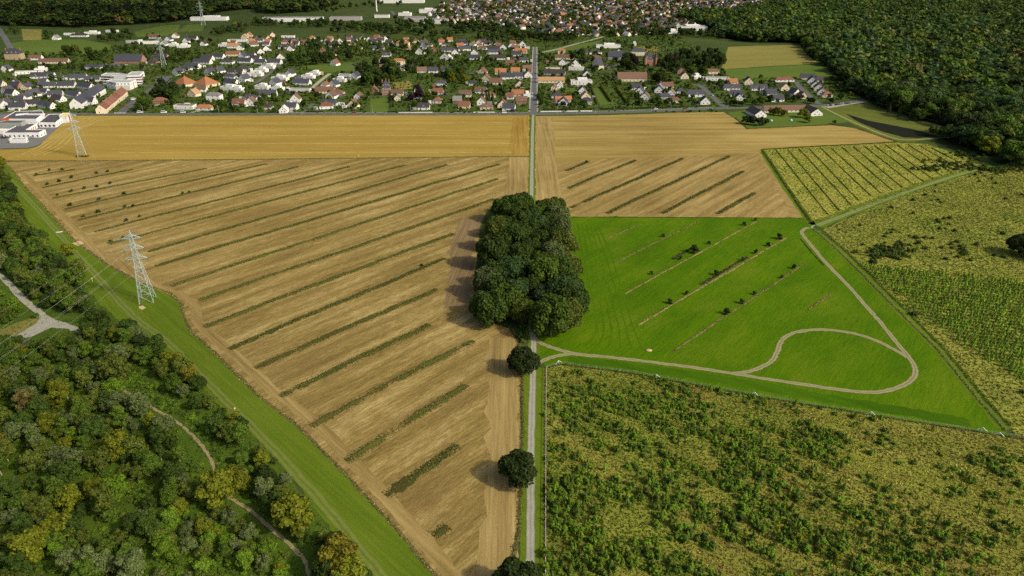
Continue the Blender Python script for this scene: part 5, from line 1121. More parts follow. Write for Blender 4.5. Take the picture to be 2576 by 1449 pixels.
def terrace(p0, p1, n, D, hw, rc, wc, lb, grp, step=0.35, endc=None):
    A = np.array(P(*p0)); B = np.array(P(*p1)); d = (B-A)/np.linalg.norm(B-A); L = np.linalg.norm(B-A)/n; nr = np.array([-d[1], d[0]]); a = math.atan2(d[1], d[0])
    for k in range(n):
        c = A+d*L*(k+0.5)+nr*(D/2 + (0.5 if k % 2 else 0))
        e = house("terraced_house", c[0], c[1], L-0.05, D, hw+step*k*0.3, "G", rc, wc, a, r, 0, True, True)
        tag(e, f"{lb}, {ordinal(k+1)} house up from the wheat road", "terraced house", grp)
terrace((208, 273), (268, 234), 5, 11.5, 5.2, "s", "w", "white slate-roofed terrace house in the stepped row", "slate terrace row")
terrace((269, 285.5), (324, 240), 6, 9.5, 4.6, "r", "c", "cream red-roofed terrace house beside the tree-lined road", "red terrace row")
def big(name, px, py, L, D, hw, form, rc, wc, rz, lb, cat, **k):
    x, y = P(px, py); e = house(name, x, y+D/2, L, D, hw, form, rc, wc, R(rz), r, **k); HB.append((x, y+D/2, L/2)); return tag(e, lb, cat)
big("care_home", 458, 219, 19, 21, 3.2, "H", "o", "c", 62, "orange-roofed cream care home wing by the apartment road, lower one", "care home"); big("care_home", 512, 220, 20, 22, 3.2, "H", "o", "c", 60, "orange-roofed cream care home wing at the uphill end", "care home")
big("brick_barn", 322, 160, 40, 17, 3.8, "G", "s", "k", -2, "long brick barn with a blue-grey slate roof by the pylon meadow", "barn", rise=8)
big("village_hall", 1591, 205, 36, 15, 3.6, "G", "b", "c", 0, "long cream hall with a brown tiled roof east of the street", "hall", rise=6.5)
big("farmhouse", 1605, 140, 24, 12, 6.0, "H", "s", "c", 0, "wide two-storey cream farmhouse with slate roof near the manor park", "farmhouse")
big("stone_barn", 1553, 150, 26, 12, 4.5, "G", "s", "g", -10, "grey stone barn with a dull slate roof beside the park trees", "barn", rise=7)
big("stone_church", 1505, 175, 8, 22, 5.5, "E", "s", "c", 20, "narrow steep slate-roofed church with a cream gable east of the street", "church", rise=9)
big("warehouse", 1531, 121, 40, 13, 4.2, "F", "w", "w", -2, "long white flat warehouse below the pale bridge road", "warehouse", win=False)
big("garage_block", 1802, 203, 32, 9, 3.2, "F", "g", "w", -2, "long grey-topped garage block at the forest-edge hamlet", "garage")
big("modern_block", 1463, 214, 26, 11, 4.8, "F", "w", "w", 0, "white and red modern flat block beside the orchard rows", "apartment block")
# manor houses: tall steep-roofed stone and brick
def manor(px, py, L, D, hw, wc, rc, rise, lb, cat, towers=0):
    x, y = P(px, py); e = house("manor_house", x, y+D/2, L, D, hw, "H", rc, wc, 0.1, r, 0, True, False, rise=rise); HB.append((x, y+D/2, L/2))
    for z in (0.9, 4.2, 7.3):
        if z+1.8 < hw+0.5: put_windows(e, [((k+0.5)/4*L-L/2, -D/2, -math.pi/2) for k in range(4)]+[(L/2, (k+0.5)/2*D-D/2, 0) for k in range(2)], z, 1.2, 2.0)
    rr = MB(); rr.box(-0.6, 0.6, -0.6, 0.6, 0, 3.6)
    for s_ in (-1, 1): link("chimney", rr.mesh("chimney", M_BRICK), e, (s_*(L/2-1.0), 0, hw+rise*0.55))
    for k in range(3): link("dormer", ME_DORM, e, ((k-1)*L/3.6, -D/2+0.9, hw+1.0), 0, (0.8, 0.8, 0.9), np.array(RC[rc][1]))
    for k in range(towers):
        t = MB(); t.cyl(0, 0, 0, hw+2.5, 2.0, 2.0, 12, 0); t.cyl(0, 0, hw+2.5, hw+8.5, 2.4, 0.05, 12, 1)
        t.build("tower", [M_BRICK, M_ROOF], e, loc=((k*2-1)*L/2, -D/2, 0), color=np.array(RC["s"][1]))
    return tag(e, lb, cat)
manor(32, 150, 22, 13, 8.5, "t", "s", 7, "big ochre stone manor with a steep slate roof at the pasture's edge", "manor house")
manor(971, 240, 9.5, 9, 9.5, "k", "s", 6.5, "tall narrow brick villa with a steep slate roof and chimneys", "villa")
manor(1634, 166, 15, 12, 10, "k", "s", 7, "turreted brick manor half hidden in the dark park trees", "manor house", 2)
# club building with two gabled wings
x, y = P(1985, 283); e = house("club_house", x, y+4, 52, 8, 2.9, "G", "b", "c", R(4), r, 0, False, True, rise=3.6); tag(e, "long low club building's brown-roofed middle range behind yellow trees", "club house")
for px, py, lb in ((1909, 295, "dark-roofed gable wing of the club building nearer the wheat field"), (2050, 291, "dark-roofed gable wing of the club building nearer the dark ditch")):
    x, y = P(px, py); e = house("club_wing", x, y+10, 22, 12, 2.9, "E", "d", "w", math.pi/2+0.12+math.pi, r, 0, False, True, rise=4.2); tag(e, lb, "club house"); HB.append((x, y+10, 12))
# sheds of the trading estate beyond the tree belt
for px, py, L, D, hh, rc, wc, lb in ((735, 55, 130, 26, 8, "g", "w", "very long pale shed with a ribbed grey roof before the far forest"), (524, 52, 80, 20, 7, "w", "w", "white shed standing alone at the edge of the far forest"), (868, 52, 70, 24, 7, "g", "g", "grey shed in the rough ground of the trading estate"),
    (1042, 55, 46, 42, 8, "g", "g", "grey-green shed of the trading estate with a broad flat roof"), (1094, 60, 60, 30, 8, "g", "w", "wide pale shed at the near edge of the trading estate"), (1075, 33, 42, 26, 8, "w", "w", "white cubic shed at the back of the trading estate"), (1010, 8, 130, 50, 9, "g", "w", "huge pale warehouse at the top edge of the photo"),
    (960, 45, 34, 18, 6, "b", "w", "small brown-topped workshop of the trading estate"), (1740, 78, 62, 22, 8, "w", "w", "white block with blue panels at the corner of the far town"), (1690, 85, 30, 18, 5, "w", "w", "low pale shed beside the white block of the far town"), (1018, 40, 30, 18, 6, "w", "w", "small white shed between the trading estate's roads")):
    big("industrial_shed", px, py, L, D, hh, "F", rc, wc, r.normal(0, 4), lb, "industrial shed", win=False)
x, y = P(948, 29); t = MB(); t.cyl(0, 0, 0, 34, 1.6, 1.2, 10); tag(t.build("chimney_stack", M_WHITE, loc=(x, y, 0)), "slim white stack standing before the far trading estate", "chimney stack")

# ------------------------------------------------------------------ village trees
r = np.random.default_rng(61); HBa = np.array(HB)
ROADS = [[P(*p) for p in q] for q in ([(-200, 285), (300, 287), (1342, 287), (1513, 283.5), (1800, 273), (2090, 264)], [(1342, 287), (1346, 118)], [(303, 286), (375, 230), (428, 192)], [(1822, 269), (1763, 217), (1738, 213)], [(2003, 206), (2060, 262)], [(779, 228), (830, 185)], [(644, 209), (720, 150)], [(1352, 135), (1518, 92)])]
ROADS = [[np.array(p) for p in q] for q in ROADS]
GREENS = [[(28, 108), (90, 101), (205, 99), (300, 117), (250, 137), (120, 137), (45, 137)], [(338, 80), (400, 66), (452, 62), (448, 82), (345, 93)], [(764, 166), (885, 156), (892, 178), (800, 183)], [(1816, 170), (1832, 118), (2012, 113), (2062, 160), (2095, 192), (1835, 200)], [(930, 250), (975, 244), (980, 282), (932, 282)], [(1490, 222), (1512, 222), (1545, 262), (1510, 264)], [(1365, 128), (1480, 108), (1520, 100), (1480, 122), (1380, 134)],
          [(-80, 284), (182, 284), (176, 296), (97, 368), (-80, 376)], [(243, 205), (345, 205), (345, 235), (243, 235)], [(930, 56), (1130, 30), (1130, 64), (930, 62)], [(650, 40), (820, 40), (820, 60), (650, 60)], [(285, 140), (360, 140), (360, 164), (285, 164)]]
def free(x, y, dh=2.2, dr=5.5):
    if np.any((HBa[:, 0]-x)**2+(HBa[:, 1]-y)**2 < (HBa[:, 2]*0.9+dh)**2): return False
    if any(near_line(x, y, q, dr) for q in ROADS): return False
    d = np.array([toD(x, y)]); return not any(inpoly(d, q)[0] for q in GREENS)
TR = []   # x, y, proto, scale, zscale, colour, D row
def add(px, py, proto, s, c, sz=1.0, chk=True):
    x, y = P(px, py)
    if chk and not free(x, y): return
    TR.append((x, y, proto, s, sz, c, py))
CL = [(1700, 165, 46, 22, 46, "oak", "dark"), (1770, 150, 45, 22, 30, "oak", "dark"), (1800, 160, 20, 16, 12, "oak", "dark"), (1588, 168, 22, 16, 14, "oak", "dark"), (1625, 200, 40, 8, 10, "garden", "mix"), (1665, 205, 18, 14, 8, "oak", "mix"), (960, 195, 30, 30, 22, "oak", "dark"), (920, 200, 24, 20, 12, "oak", "dark"),
      (800, 130, 34, 26, 20, "oak", "dark"), (860, 140, 30, 26, 20, "oak", "dark"), (825, 160, 40, 14, 14, "oak", "dark"), (1020, 182, 60, 16, 22, "oak", "dark"), (1150, 195, 26, 24, 16, "oak", "mix"), (1200, 215, 40, 20, 12, "garden", "mix"), (415, 238, 34, 20, 18, "oak", "dark"), (364, 276, 16, 12, 8, "oak", "deep"), (440, 255, 30, 14, 9, "garden", "mix"),
      (210, 176, 110, 7, 34, "garden", "dark"), (245, 138, 30, 16, 12, "oak", "dark"), (150, 133, 28, 8, 9, "oak", "dark"), (190, 140, 14, 12, 5, "oak", "mix"), (290, 97, 45, 14, 18, "oak", "dark"), (120, 95, 22, 10, 9, "oak", "dark"), (32, 78, 24, 18, 9, "oak", "mix"), (355, 126, 70, 13, 60, "garden", "dark"), (420, 150, 110, 12, 50, "garden", "dark"),
      (370, 95, 40, 8, 8, "garden", "mix"), (470, 135, 30, 10, 9, "garden", "mix"), (560, 84, 40, 12, 14, "oak", "dark"), (600, 75, 30, 12, 12, "oak", "mix"), (500, 105, 30, 8, 8, "garden", "dark"), (1440, 268, 50, 8, 14, "garden", "deep"), (1690, 262, 100, 6, 19, "garden", "deep"), (1590, 262, 26, 9, 6, "garden", "deep"), (1870, 262, 55, 6, 13, "garden", "deep"),
      (2030, 254, 105, 8, 26, "garden", "dark"), (700, 245, 60, 12, 12, "garden", "mix"), (790, 250, 60, 18, 14, "garden", "mix"), (905, 255, 22, 26, 12, "garden", "mix"), (995, 255, 20, 24, 10, "conifer", "mix"), (1045, 262, 30, 14, 9, "garden", "mix"), (1080, 245, 30, 12, 9, "garden", "mix"), (1170, 262, 26, 14, 8, "garden", "mix"), (1230, 240, 26, 20, 9, "conifer", "mix"), (1270, 232, 26, 18, 9, "garden", "dark"),
      (545, 270, 40, 10, 8, "garden", "mix"), (590, 250, 60, 16, 10, "garden", "mix"), (660, 258, 24, 18, 10, "garden", "deep"), (600, 180, 40, 10, 6, "garden", "mix"), (690, 178, 40, 8, 10, "garden", "deep"), (750, 155, 24, 12, 8, "oak", "dark"), (1100, 160, 60, 14, 14, "garden", "dark"), (1180, 158, 70, 10, 12, "garden", "dark"), (1260, 158, 60, 12, 12, "garden", "dark"),
      (1300, 130, 30, 12, 6, "garden", "mix"), (1010, 125, 60, 16, 18, "oak", "dark"), (930, 130, 40, 16, 12, "oak", "mix"), (1090, 128, 40, 12, 9, "garden", "mix"), (1130, 108, 40, 8, 6, "garden", "mix"), (1240, 110, 70, 8, 14, "garden", "dark"), (1400, 150, 40, 8, 8, "garden", "mix"), (1470, 150, 30, 14, 9, "oak", "dark"), (1495, 178, 14, 8, 6, "garden", "dark"), (1400, 195, 60, 16, 10, "garden", "mix"), (1358, 155, 5, 10, 4, "garden", "deep"),
      (1340-12, 155, 4, 14, 4, "garden", "deep"), (1440, 240, 50, 14, 12, "garden", "mix"), (1370, 245, 16, 20, 9, "garden", "mix"), (1505, 200, 40, 14, 14, "garden", "olive"), (1560, 200, 16, 20, 6, "garden", "mix"), (1600, 240, 40, 14, 10, "garden", "mix"), (1700, 230, 60, 12, 8, "garden", "mix"), (1820, 220, 50, 10, 8, "garden", "mix"), (1780, 170, 30, 8, 6, "garden", "mix"), (1750, 195, 24, 10, 6, "oak", "mix"),
      (1950, 212, 60, 10, 10, "garden", "mix"), (2080, 225, 30, 20, 8, "garden", "deep"), (1900, 190, 30, 6, 6, "garden", "mix"), (100, 205, 90, 10, 12, "garden", "mix"), (60, 260, 60, 10, 8, "garden", "mix"), (150, 245, 60, 12, 10, "garden", "mix"), (350, 205, 20, 12, 6, "garden", "deep"), (310, 200, 40, 10, 8, "garden", "dark"), (540, 195, 50, 10, 6, "garden", "mix"),
      (1270, 75, 6, 4, 0, "oak", "dark")]
PALS = {"dark": {"dark green": 6, "deep green": 4, "mid green": 1}, "deep": {"deep green": 5, "mid green": 3}, "olive": {"olive green": 5, "grey-green": 2}, "mix": {"deep green": 5, "mid green": 3, "dark green": 3, "olive green": 2, "yellow-green": 0.6, "purple": 0.35, "bright green": 0.5}}
for cx, cy, rx, ry, n, k, pl_n in CL:
    for i in range(n):
        a = r.uniform(0, 6.28); q = math.sqrt(r.random()); c = pick(r, PALS[pl_n])
        s = r.uniform(0.5, 0.85) if k == "oak" else r.uniform(0.45, 0.9)
        add(cx+math.cos(a)*q*rx, cy+math.sin(a)*q*ry, k, s, c, r.uniform(0.95, 1.25), chk=not (k == "oak" and pl_n == "dark" and cx > 1600))
for px, py, k, s, c in ((1055, 250, "oak", 0.75, "purple"), (1050, 228, "garden", 1.0, "purple"), (1690, 168, "oak", 1.1, "purple"), (1596, 165, "oak", 0.8, "purple"), (530, 108, "garden", 1.1, "purple"), (1955, 290, "garden", 1.15, "yellow-green"), (1972, 292, "garden", 0.9, "yellow-green"), (2018, 296, "garden", 1.25, "yellow-green"), (2030, 308, "garden", 0.95, "yellow-green"), (1940, 288, "garden", 0.9, "yellow-green"),
                        (1875, 312, "garden", 1.1, "dark green"), (1892, 314, "garden", 1.15, "dark green"), (1910, 316, "garden", 1.1, "dark green"), (1925, 315, "garden", 0.9, "dark green"), (2098, 312, "garden", 0.5, "dark green"), (158, 280, "garden", 1.3, "mid green"), (935, 238, "conifer", 1.1, "yellow-green"), (1735, 222, "garden", 0.9, "yellow-green"), (1230, 256, "conifer", 1.2, "deep green"), (1435, 207, "garden", 1.1, "yellow-green"), (2348, 343, "garden", 1.3, "olive green"),
                        (2235, 286, "conifer", 1.0, "olive green"), (2260, 292, "conifer", 1.1, "olive green"), (2290, 300, "conifer", 1.1, "olive green"), (2303, 304, "conifer", 1.15, "olive green")):
    add(px, py, k, s, c, 1.0, False)
ndone = len(TR)
g = scatter(VIL, 15.0, r, 0.7)
for x, y in g:                                            # trees of the gardens
    if vnoise(np.array([x]), np.array([y]), 45, 8)[0] + r.normal(0, 0.15) < 0.55: continue
    if free(x, y, 2.5): TR.append((x, y, "garden" if r.random() < 0.88 else "conifer", r.uniform(0.35, 0.85), r.uniform(0.9, 1.2), pick(r, PALS["mix"]), toD(x, y)[1]))
for q, n, s in (([(640, 62), (760, 64), (900, 70), (1050, 72), (1200, 80), (1300, 84)], 150, 5.0), ([(1000, 60), (1150, 66), (1290, 74)], 60, 4), ([(1290, 88), (1370, 100), (1450, 98)], 60, 6), ([(1520, 86), (1600, 84), (1670, 88)], 46, 5), ([(820, 78), (1000, 84), (1180, 95), (1330, 98)], 60, 5), ([(1700, 85), (1830, 95), (1960, 106)], 60, 6), ([(640, 25), (860, 28)], 30, 8), ([(860, 20), (1000, 15)], 14, 6), ([(1380, 60), (1480, 50)], 20, 10), ([(1230, 20), (1240, 60)], 16, 6), ([(1560, 20), (1640, 60)], 24, 14), ([(1640, 90), (1700, 80)], 14, 5)):
    L_ = smooth_line(q, 20)
    for i in range(n):
        p = L_[r.integers(0, len(L_))]; px, py = p[0]+r.normal(0, 6), p[1]+r.normal(0, s*0.5)
        x, y = P(px, py)
        if not np.any((HBa[:, 0]-x)**2+(HBa[:, 1]-y)**2 < (HBa[:, 2]*0.9+2)**2): TR.append((x, y, "garden" if py > 100 else "oak", r.uniform(0.7, 1.0), r.uniform(0.9, 1.2), pick(r, PALS["dark"]), py))
for q in TOWN:
    for x, y in scatter(q, 17, r, 0.8):
        if not np.any((HBa[:, 0]-x)**2+(HBa[:, 1]-y)**2 < (HBa[:, 2]*0.8+2)**2) and r.random() < 0.8: TR.append((x, y, "garden", r.uniform(0.8, 1.6), r.uniform(0.9, 1.2), pick(r, PALS["mix"]), toD(x, y)[1]))
TR.sort(key=lambda t: -t[6]*t[3]*(1.6 if t[2] == "oak" else 1.0) if t[6] > 95 else 0)
gt = []; it = []; seen_n = 0
for (x, y, k, s, sz, c, py) in TR:
    nvar = {"oak": 5, "garden": 4, "conifer": 3}[k]
    if seen_n < 300 and py > 95 and -20 < toD(x, y)[0] < 2590:
        o = plant("garden_tree", f"{k}{r.integers(0, nvar)}" if k != "oak" else f"fine{r.integers(0, 4)}", x, y, s*(1.25 if k == "oak" else 1.0), c, r, sz, parts=False); o["_c"] = c+(" conifer" if k == "conifer" else ""); gt.append(o); seen_n += 1
    else:
        it.append(((("far%d" if py > 70 else "dim%d") % r.integers(0, 4)) if k != "conifer" else "conifer%d" % r.integers(0, 3), x, y, s*(0.62 if k == "garden" else 1.0), sz, r.uniform(0, 6), np.array(CLR[c])*r.uniform(0.8, 1.2)))
rank_label(gt, P(1342, 287), "{c} tree in the village gardens, {n} the street crossing", "tree", "village garden trees")
for o in gt: o["label"] = o["label"].replace("conifer tree", "conifer")
merged("distant_trees", it, M_LEAFM); print("village trees", len(gt), len(it))
it = []
for x, y in scatter(VIL, 5.2, r, 0.8):
    if r.random() < 0.72 and free(x, y, 0.4, 4.8): it.append((f"clump{r.integers(0, 3)}", x, y, r.uniform(0.35, 1.15), r.uniform(0.6, 1.1), r.uniform(0, 6), np.array(CLR[pick(r, PALS["mix"])])*r.uniform(0.8, 1.4)))
merged("garden_shrubbery", it)
# garden sheds and drives
r = np.random.default_rng(91); shl = []; dv = MB()
for (x0, y0, hr) in HB:
    if y0 > 1260 or x0 > 420: continue
    if r.random() < 0.8:
        a = -math.pi/2 + r.normal(0, 0.5); px = x0+math.cos(a)*(hr*0.7+1); py = y0+math.sin(a)*(hr*0.7+1); L_ = r.uniform(5, 11); w_ = r.uniform(1.4, 2.4); dx, dy = math.cos(a), math.sin(a)
        if free(px+dx*L_, py+dy*L_, -3, 3): dv.face([(px-dy*w_, py+dx*w_, 0.05+0.0004*len(dv.f)), (px+dy*w_, py-dx*w_, 0.05+0.0004*len(dv.f)), (px+dy*w_+dx*L_, py-dx*w_+dy*L_, 0.05+0.0004*len(dv.f)), (px-dy*w_+dx*L_, py+dx*w_+dy*L_, 0.05+0.0004*len(dv.f))], int(r.integers(0, 2)))
    if len(shl) < 150 and r.random() < 0.75:
        a = r.uniform(0, 6.28); px = x0+math.cos(a)*(hr+4.5); py = y0+math.sin(a)*(hr+4.5)
        if free(px, py, -1.5, 4):
            c = ["white", "grey", "brown", "dark"][r.choice(4, p=[0.45, 0.25, 0.2, 0.1])]; cc = {"white": (0.72, 0.71, 0.67), "grey": (0.4, 0.4, 0.38), "brown": (0.22, 0.14, 0.08), "dark": (0.08, 0.08, 0.085)}[c]
            L_, D_, h_ = r.uniform(2.4, 5), r.uniform(2.2, 3.2), r.uniform(2.0, 2.5); b = MB(); b.box(-L_/2, L_/2, -D_/2, D_/2, 0, h_); ro = MB()
            ro.face([(-L_/2-.2, -D_/2-.2, h_+.03), (L_/2+.2, -D_/2-.2, h_+.03), (L_/2+.2, 0, h_+.75), (-L_/2-.2, 0, h_+.75)]); ro.face([(-L_/2-.2, 0, h_+.75), (L_/2+.2, 0, h_+.75), (L_/2+.2, D_/2+.2, h_+.03), (-L_/2-.2, D_/2+.2, h_+.03)])
            for s_ in (-1, 1): ro.face([(s_*(L_/2), -D_/2, h_), (s_*(L_/2), D_/2, h_), (s_*(L_/2), 0, h_+.7)])
            e = link("garden_shed", None, loc=(px, py, 0), rz=r.uniform(-0.5, 0.5)); b.build("wall", M_WALL, e, color=cc); ro.build("roof", M_ROOF, e, color=np.array(cc)*0.6); link("door", ME_DOOR, e, (0, -D_/2, 0.02), 0, (0.9, 1, 1.85), np.array(cc)*0.5); e["_c"] = c; shl.append(e)
rank_label(shl, P(1342, 287), "small {c} garden shed in the village, {n} the street crossing", "shed", "village garden sheds")
tag(dv.build("driveways", [M_ASPH, M_GRAVEL]), kind="structure")
# clipped hedges
HG = [(385, 282.5, 428, 281.5, "bright"), (428, 282, 452, 262, "bright"), (530, 282.5, 612, 282.5, "deep"), (560, 268, 575, 262, "deep"), (770, 282.5, 815, 282.5, "deep"), (845, 282, 868, 262, "deep"), (975, 283, 1030, 283, "deep"), (1034, 281.5, 1088, 280, "bright"), (1092, 281, 1140, 279, "bright"), (1185, 281.5, 1240, 281, "bright"), (1205, 262, 1240, 262, "deep"), (1260, 282, 1290, 281, "deep"),
      (1290, 279, 1328, 277, "bright"), (1362, 279, 1400, 278.5, "deep"), (1400, 278, 1500, 275.5, "deep"), (1510, 276, 1590, 274, "deep"), (1590, 274, 1790, 267, "deep"), (1512, 219, 1539, 257, "gold"), (1552, 222, 1577, 258, "gold"), (1487, 220, 1502, 262, "russet"), (1455, 228, 1490, 226, "deep"), (1960, 233, 2010, 232, "deep"), (2075, 203, 2120, 203, "deep"), (2078, 211, 2130, 211, "deep"), (2085, 219, 2140, 220, "deep"), (2085, 229, 2148, 230, "deep"), (480, 152, 562, 120, "deep"), (1160, 190, 1225, 188, "deep"), (700, 222, 770, 236, "deep"), (905, 222, 950, 220, "deep")]
HGC = {"bright": "bright green", "deep": "deep green", "gold": "yellow-green", "russet": "russet"}; hl_ = []
for x0, y0, x1, y1, c in HG:
    A = np.array(P(x0, y0)); B = np.array(P(x1, y1)); L = np.linalg.norm(B-A); d = (B-A)/L; nr = np.array([-d[1], d[0]]); n = int(L*16); w = 1.6 if c == "gold" else 0.7; hh = 2.6 if c == "gold" else 1.5
    t = r.uniform(0, L, n); o = r.uniform(-w, w, n); z = r.uniform(0.1, hh, n); top = r.random(n) < 0.45; z[top] = hh*r.uniform(0.9, 1.06, top.sum()); o[~top] = np.sign(o[~top])*w
    mid = (A+B)/2; p3 = np.stack([d[0]*(t-L/2)+nr[0]*o, d[1]*(t-L/2)+nr[1]*o, z], 1); nm = np.stack([nr[0]*np.sign(o), nr[1]*np.sign(o), np.where(top, 2.5, 0.3)], 1)+r.normal(size=(n, 3))*0.45
    V, T = quads_at(p3, nm, 0.36*r.uniform(0.7, 1.3, n), r)
    cb = np.array([[-L/2, -w*.8], [L/2, -w*.8], [L/2, w*.8], [-L/2, w*.8]]); cw = np.array([d*a+nr*b_ for a, b_ in cb]); vv = np.vstack([np.c_[cw, np.full(4, 0.0)], np.c_[cw, np.full(4, hh*0.92)]])
    T = np.vstack([T, np.array([(0,1,5),(0,5,4),(1,2,6),(1,6,5),(2,3,7),(2,7,6),(3,0,4),(3,4,7),(4,5,6),(4,6,7)])+len(V)]); V = np.vstack([V, vv])
    o_ = link("hedge", tri_mesh("hedge", V, T, M_LEAF), loc=(mid[0], mid[1], 0), color=CLR[HGC[c]]); o_["_c"] = HGC[c]; hl_.append(o_)
rank_label(hl_, P(1342, 287), "clipped {c} garden hedge of the village, {n} the street crossing", "hedge", "village hedges")
# white garden walls along the field road
for i, (x0, y0, x1, y1, lb) in enumerate(((1000, 284.2, 1088, 284, "low white garden wall along the wheat road, the longest west stretch"), (1190, 283.6, 1245, 283.6, "short low white garden wall on the wheat road, nearer the street crossing"), (1360, 281.6, 1490, 280.2, "long low white garden wall on the road east of the crossing"), (1490, 280.2, 1512, 279.6, "dark gate wall ending the long white garden wall"), (404, 284, 420, 282.5, "low white wall by the parked white vans"))):
    A = np.array(P(x0, y0)); B = np.array(P(x1, y1)); m_ = (A+B)/2; a = math.atan2(*(B-A)[::-1]); L = np.linalg.norm(B-A); b = MB(); b.box(-L/2, L/2, -0.12, 0.12, 0, 0.9); b.box(-L/2-0.05, L/2+0.05, -0.17, 0.17, 0.9, 0.98)
    tag(b.build("garden_wall", M_WALL, loc=(m_[0], m_[1], 0), rz=a, color=(0.74, 0.72, 0.66) if i != 3 else (0.12, 0.1, 0.1)), lb, "wall")

# ------------------------------------------------------------------ pylons and lines
def pylon(x, y, rz, s, lb):
    e = tag(link("pylon", None, loc=(x, y, 0), rz=rz, scale=s), lb, "pylon"); Hh = 36.0; tips = []
    def half(z): return 3.1 - (3.1-1.05)*min(z, 22)/22 if z < 22 else 1.05 - 0.35*(z-22)/10 if z < 32 else max(0.03, 0.70*(1-(z-32)/4))
    for sx in (-1, 1):
        for sy in (-1, 1):
            b = MB(); zs = [0, 22, 32, 36]
            for a, c in zip(zs[:-1], zs[1:]): b.bar((sx*half(a), sy*half(a), a), (sx*half(c), sy*half(c), c), 0.20 if c < 33 else 0.14)
            b.build("leg", M_STEEL, e)
    b = MB(); zs = [0, 4.6, 8.6, 12, 15, 17.6, 20, 22, 24.5, 27, 29.5, 32, 34]
    for a, c in zip(zs[:-1], zs[1:]):
        h0, h1 = half(a), half(c); q0 = [(-h0, -h0), (h0, -h0), (h0, h0), (-h0, h0)]; q1 = [(-h1, -h1), (h1, -h1), (h1, h1), (-h1, h1)]
        for k in range(4):
            j = (k+1) % 4; b.bar((*q0[k], a), (*q1[j], c), 0.085); b.bar((*q0[j], a), (*q1[k], c), 0.085); b.bar((*q1[k], c), (*q1[j], c), 0.09)
    b.build("bracing", M_STEEL, e)
    for z, w in ((22, 4.5), (27, 4.2), (32, 3.9)):
        b = MB(); h = half(z); h2 = half(z+1.6)
        for sx in (-1, 1):
            for sy in (-1, 1): b.bar((sx*h, sy*h, z), (sx*w, 0, z), 0.2); b.bar((sx*h2, sy*h2, z+1.7), (sx*w, 0, z+0.1), 0.17)
            for k in (0.35, 0.68):
                xx = sx*(h+(w-h)*k); yy = h*(1-k); b.bar((xx, -yy, z), (xx, yy, z), 0.11); b.bar((xx, 0, z), (sx*(h2+(w-h2)*k), 0, z+1.7*(1-k)), 0.11)
        b.build("crossarm", M_STEEL, e)
        for sx in (-1, 1):
            b = MB()
            for q in range(6): b.cyl(sx*w, 0, z-0.35-q*0.3, z-0.2-q*0.3, 0.17, 0.17, 6)
            b.cyl(sx*w, 0, z-2.1, z, 0.04, 0.04, 5); b.build("insulator", M_INSUL, e); tips.append((sx*w, z-2.1))
    tips.append((0, 36)); ca, sa = math.cos(rz), math.sin(rz)
    return [(x+a*ca*s, y+a*sa*s, z*s) for a, z in tips]
PN = P(372, 757); PF = P(207, 393); PT = P(414, 170)
tn = pylon(*PN, R(14), 1.0, "tall pale steel lattice pylon on the mown grass lane, nearest one")
tf = pylon(*PF, R(30), 1.0, "steel lattice pylon standing in the wheat field by the school")
tt = pylon(*PT, R(24), 1.12, "steel lattice pylon beyond the apartment blocks by the pasture")
tl = pylon(*P(512, 64), R(15), 1.35, "faint far pylon on the edge of the distant forest")
nxt = [(p[0]+(-46), p[1]-330, p[2]+2) for p in tn]
CNAME = ["lower left", "lower right", "middle left", "middle right", "upper left", "upper right", "topmost earth"]
for A, B, lb in ((tn, nxt, "running from the near pylon over the wood"), (tn, tf, "between the near pylon and the wheat field pylon"), (tf, tt, "between the wheat field pylon and the pasture pylon"), (tt, tl, "from the pasture pylon towards the far forest")):
    for k, (a, b_) in enumerate(zip(A, B)):
        a = np.array(a); b_ = np.array(b_); m = MB(); n = 14; sag = 7.0 if k < 6 else 4.5; pr = None
        for i in range(n+1):
            t = i/n; p = a+(b_-a)*t; p[2] -= sag*4*t*(1-t)
            if pr is not None: m.bar(pr, p, 0.026 if k < 6 else 0.02)
            pr = p
        tag(m.build("power_cable", M_WIRE), f"{CNAME[k]} overhead wire {lb}", "power cable", "overhead wires")

# ------------------------------------------------------------------ fences
def fence(name, pts, lb, step=3.1, h=1.35, rail=False, braces=(), wires=3):
    L = [np.array(P(*p)) for p in pts]; seg = [np.linalg.norm(L[i+1]-L[i]) for i in range(len(L)-1)]; tot = sum(seg); n = min(99, max(2, int(tot/step))); o = L[0]
    e = tag(link(name, None, loc=(o[0], o[1], 0)), lb, "fence"); pm = MB(); pm.cyl(0, 0, -0.1, h, 0.075, 0.065, 6); pmesh = pm.mesh("post", M_WOOD); P_ = []
    for i in range(n+1):
        s = tot*i/n; k = 0
        while k < len(seg)-1 and s > seg[k]: s -= seg[k]; k += 1
        p = L[k]+(L[k+1]-L[k])*min(1, s/seg[k])-o; P_.append(p); link("post", pmesh, e, (p[0], p[1], 0), r.uniform(0, 3), (1, 1, r.uniform(0.93, 1.07)))
    w = MB()
    for z in np.linspace(0.35, h-0.08, wires):
        for a, c in zip(P_[:-1], P_[1:]): w.bar((*a, z), (*c, z), 0.02)
    w.build("wire", M_WIRE, e)
    if rail:
        w = MB()
        for a, c in zip(P_[:-1], P_[1:]): w.bar((*a, h+0.02), (*c, h+0.02), 0.16)
        w.build("rail", M_WOOD, e)
    for q in braces:
        p = np.array(P(*q))-o; d = (L[1]-L[0])/np.linalg.norm(L[1]-L[0]); w = MB(); w.bar((*p, 0), (*p, 1.6), 0.15)
        for s in (-1, 1): w.bar((*(p+d*s*1.7), 0.05), (*p, 1.5), 0.12)
        w.build("brace", M_WHITE, e)
r = np.random.default_rng(71)
fence("wire_fence", [(1376, 926), (1405, 915), (1500, 927)], "short fence corner where the rough pasture meets the pale path", 3.1, braces=((1405, 915),))
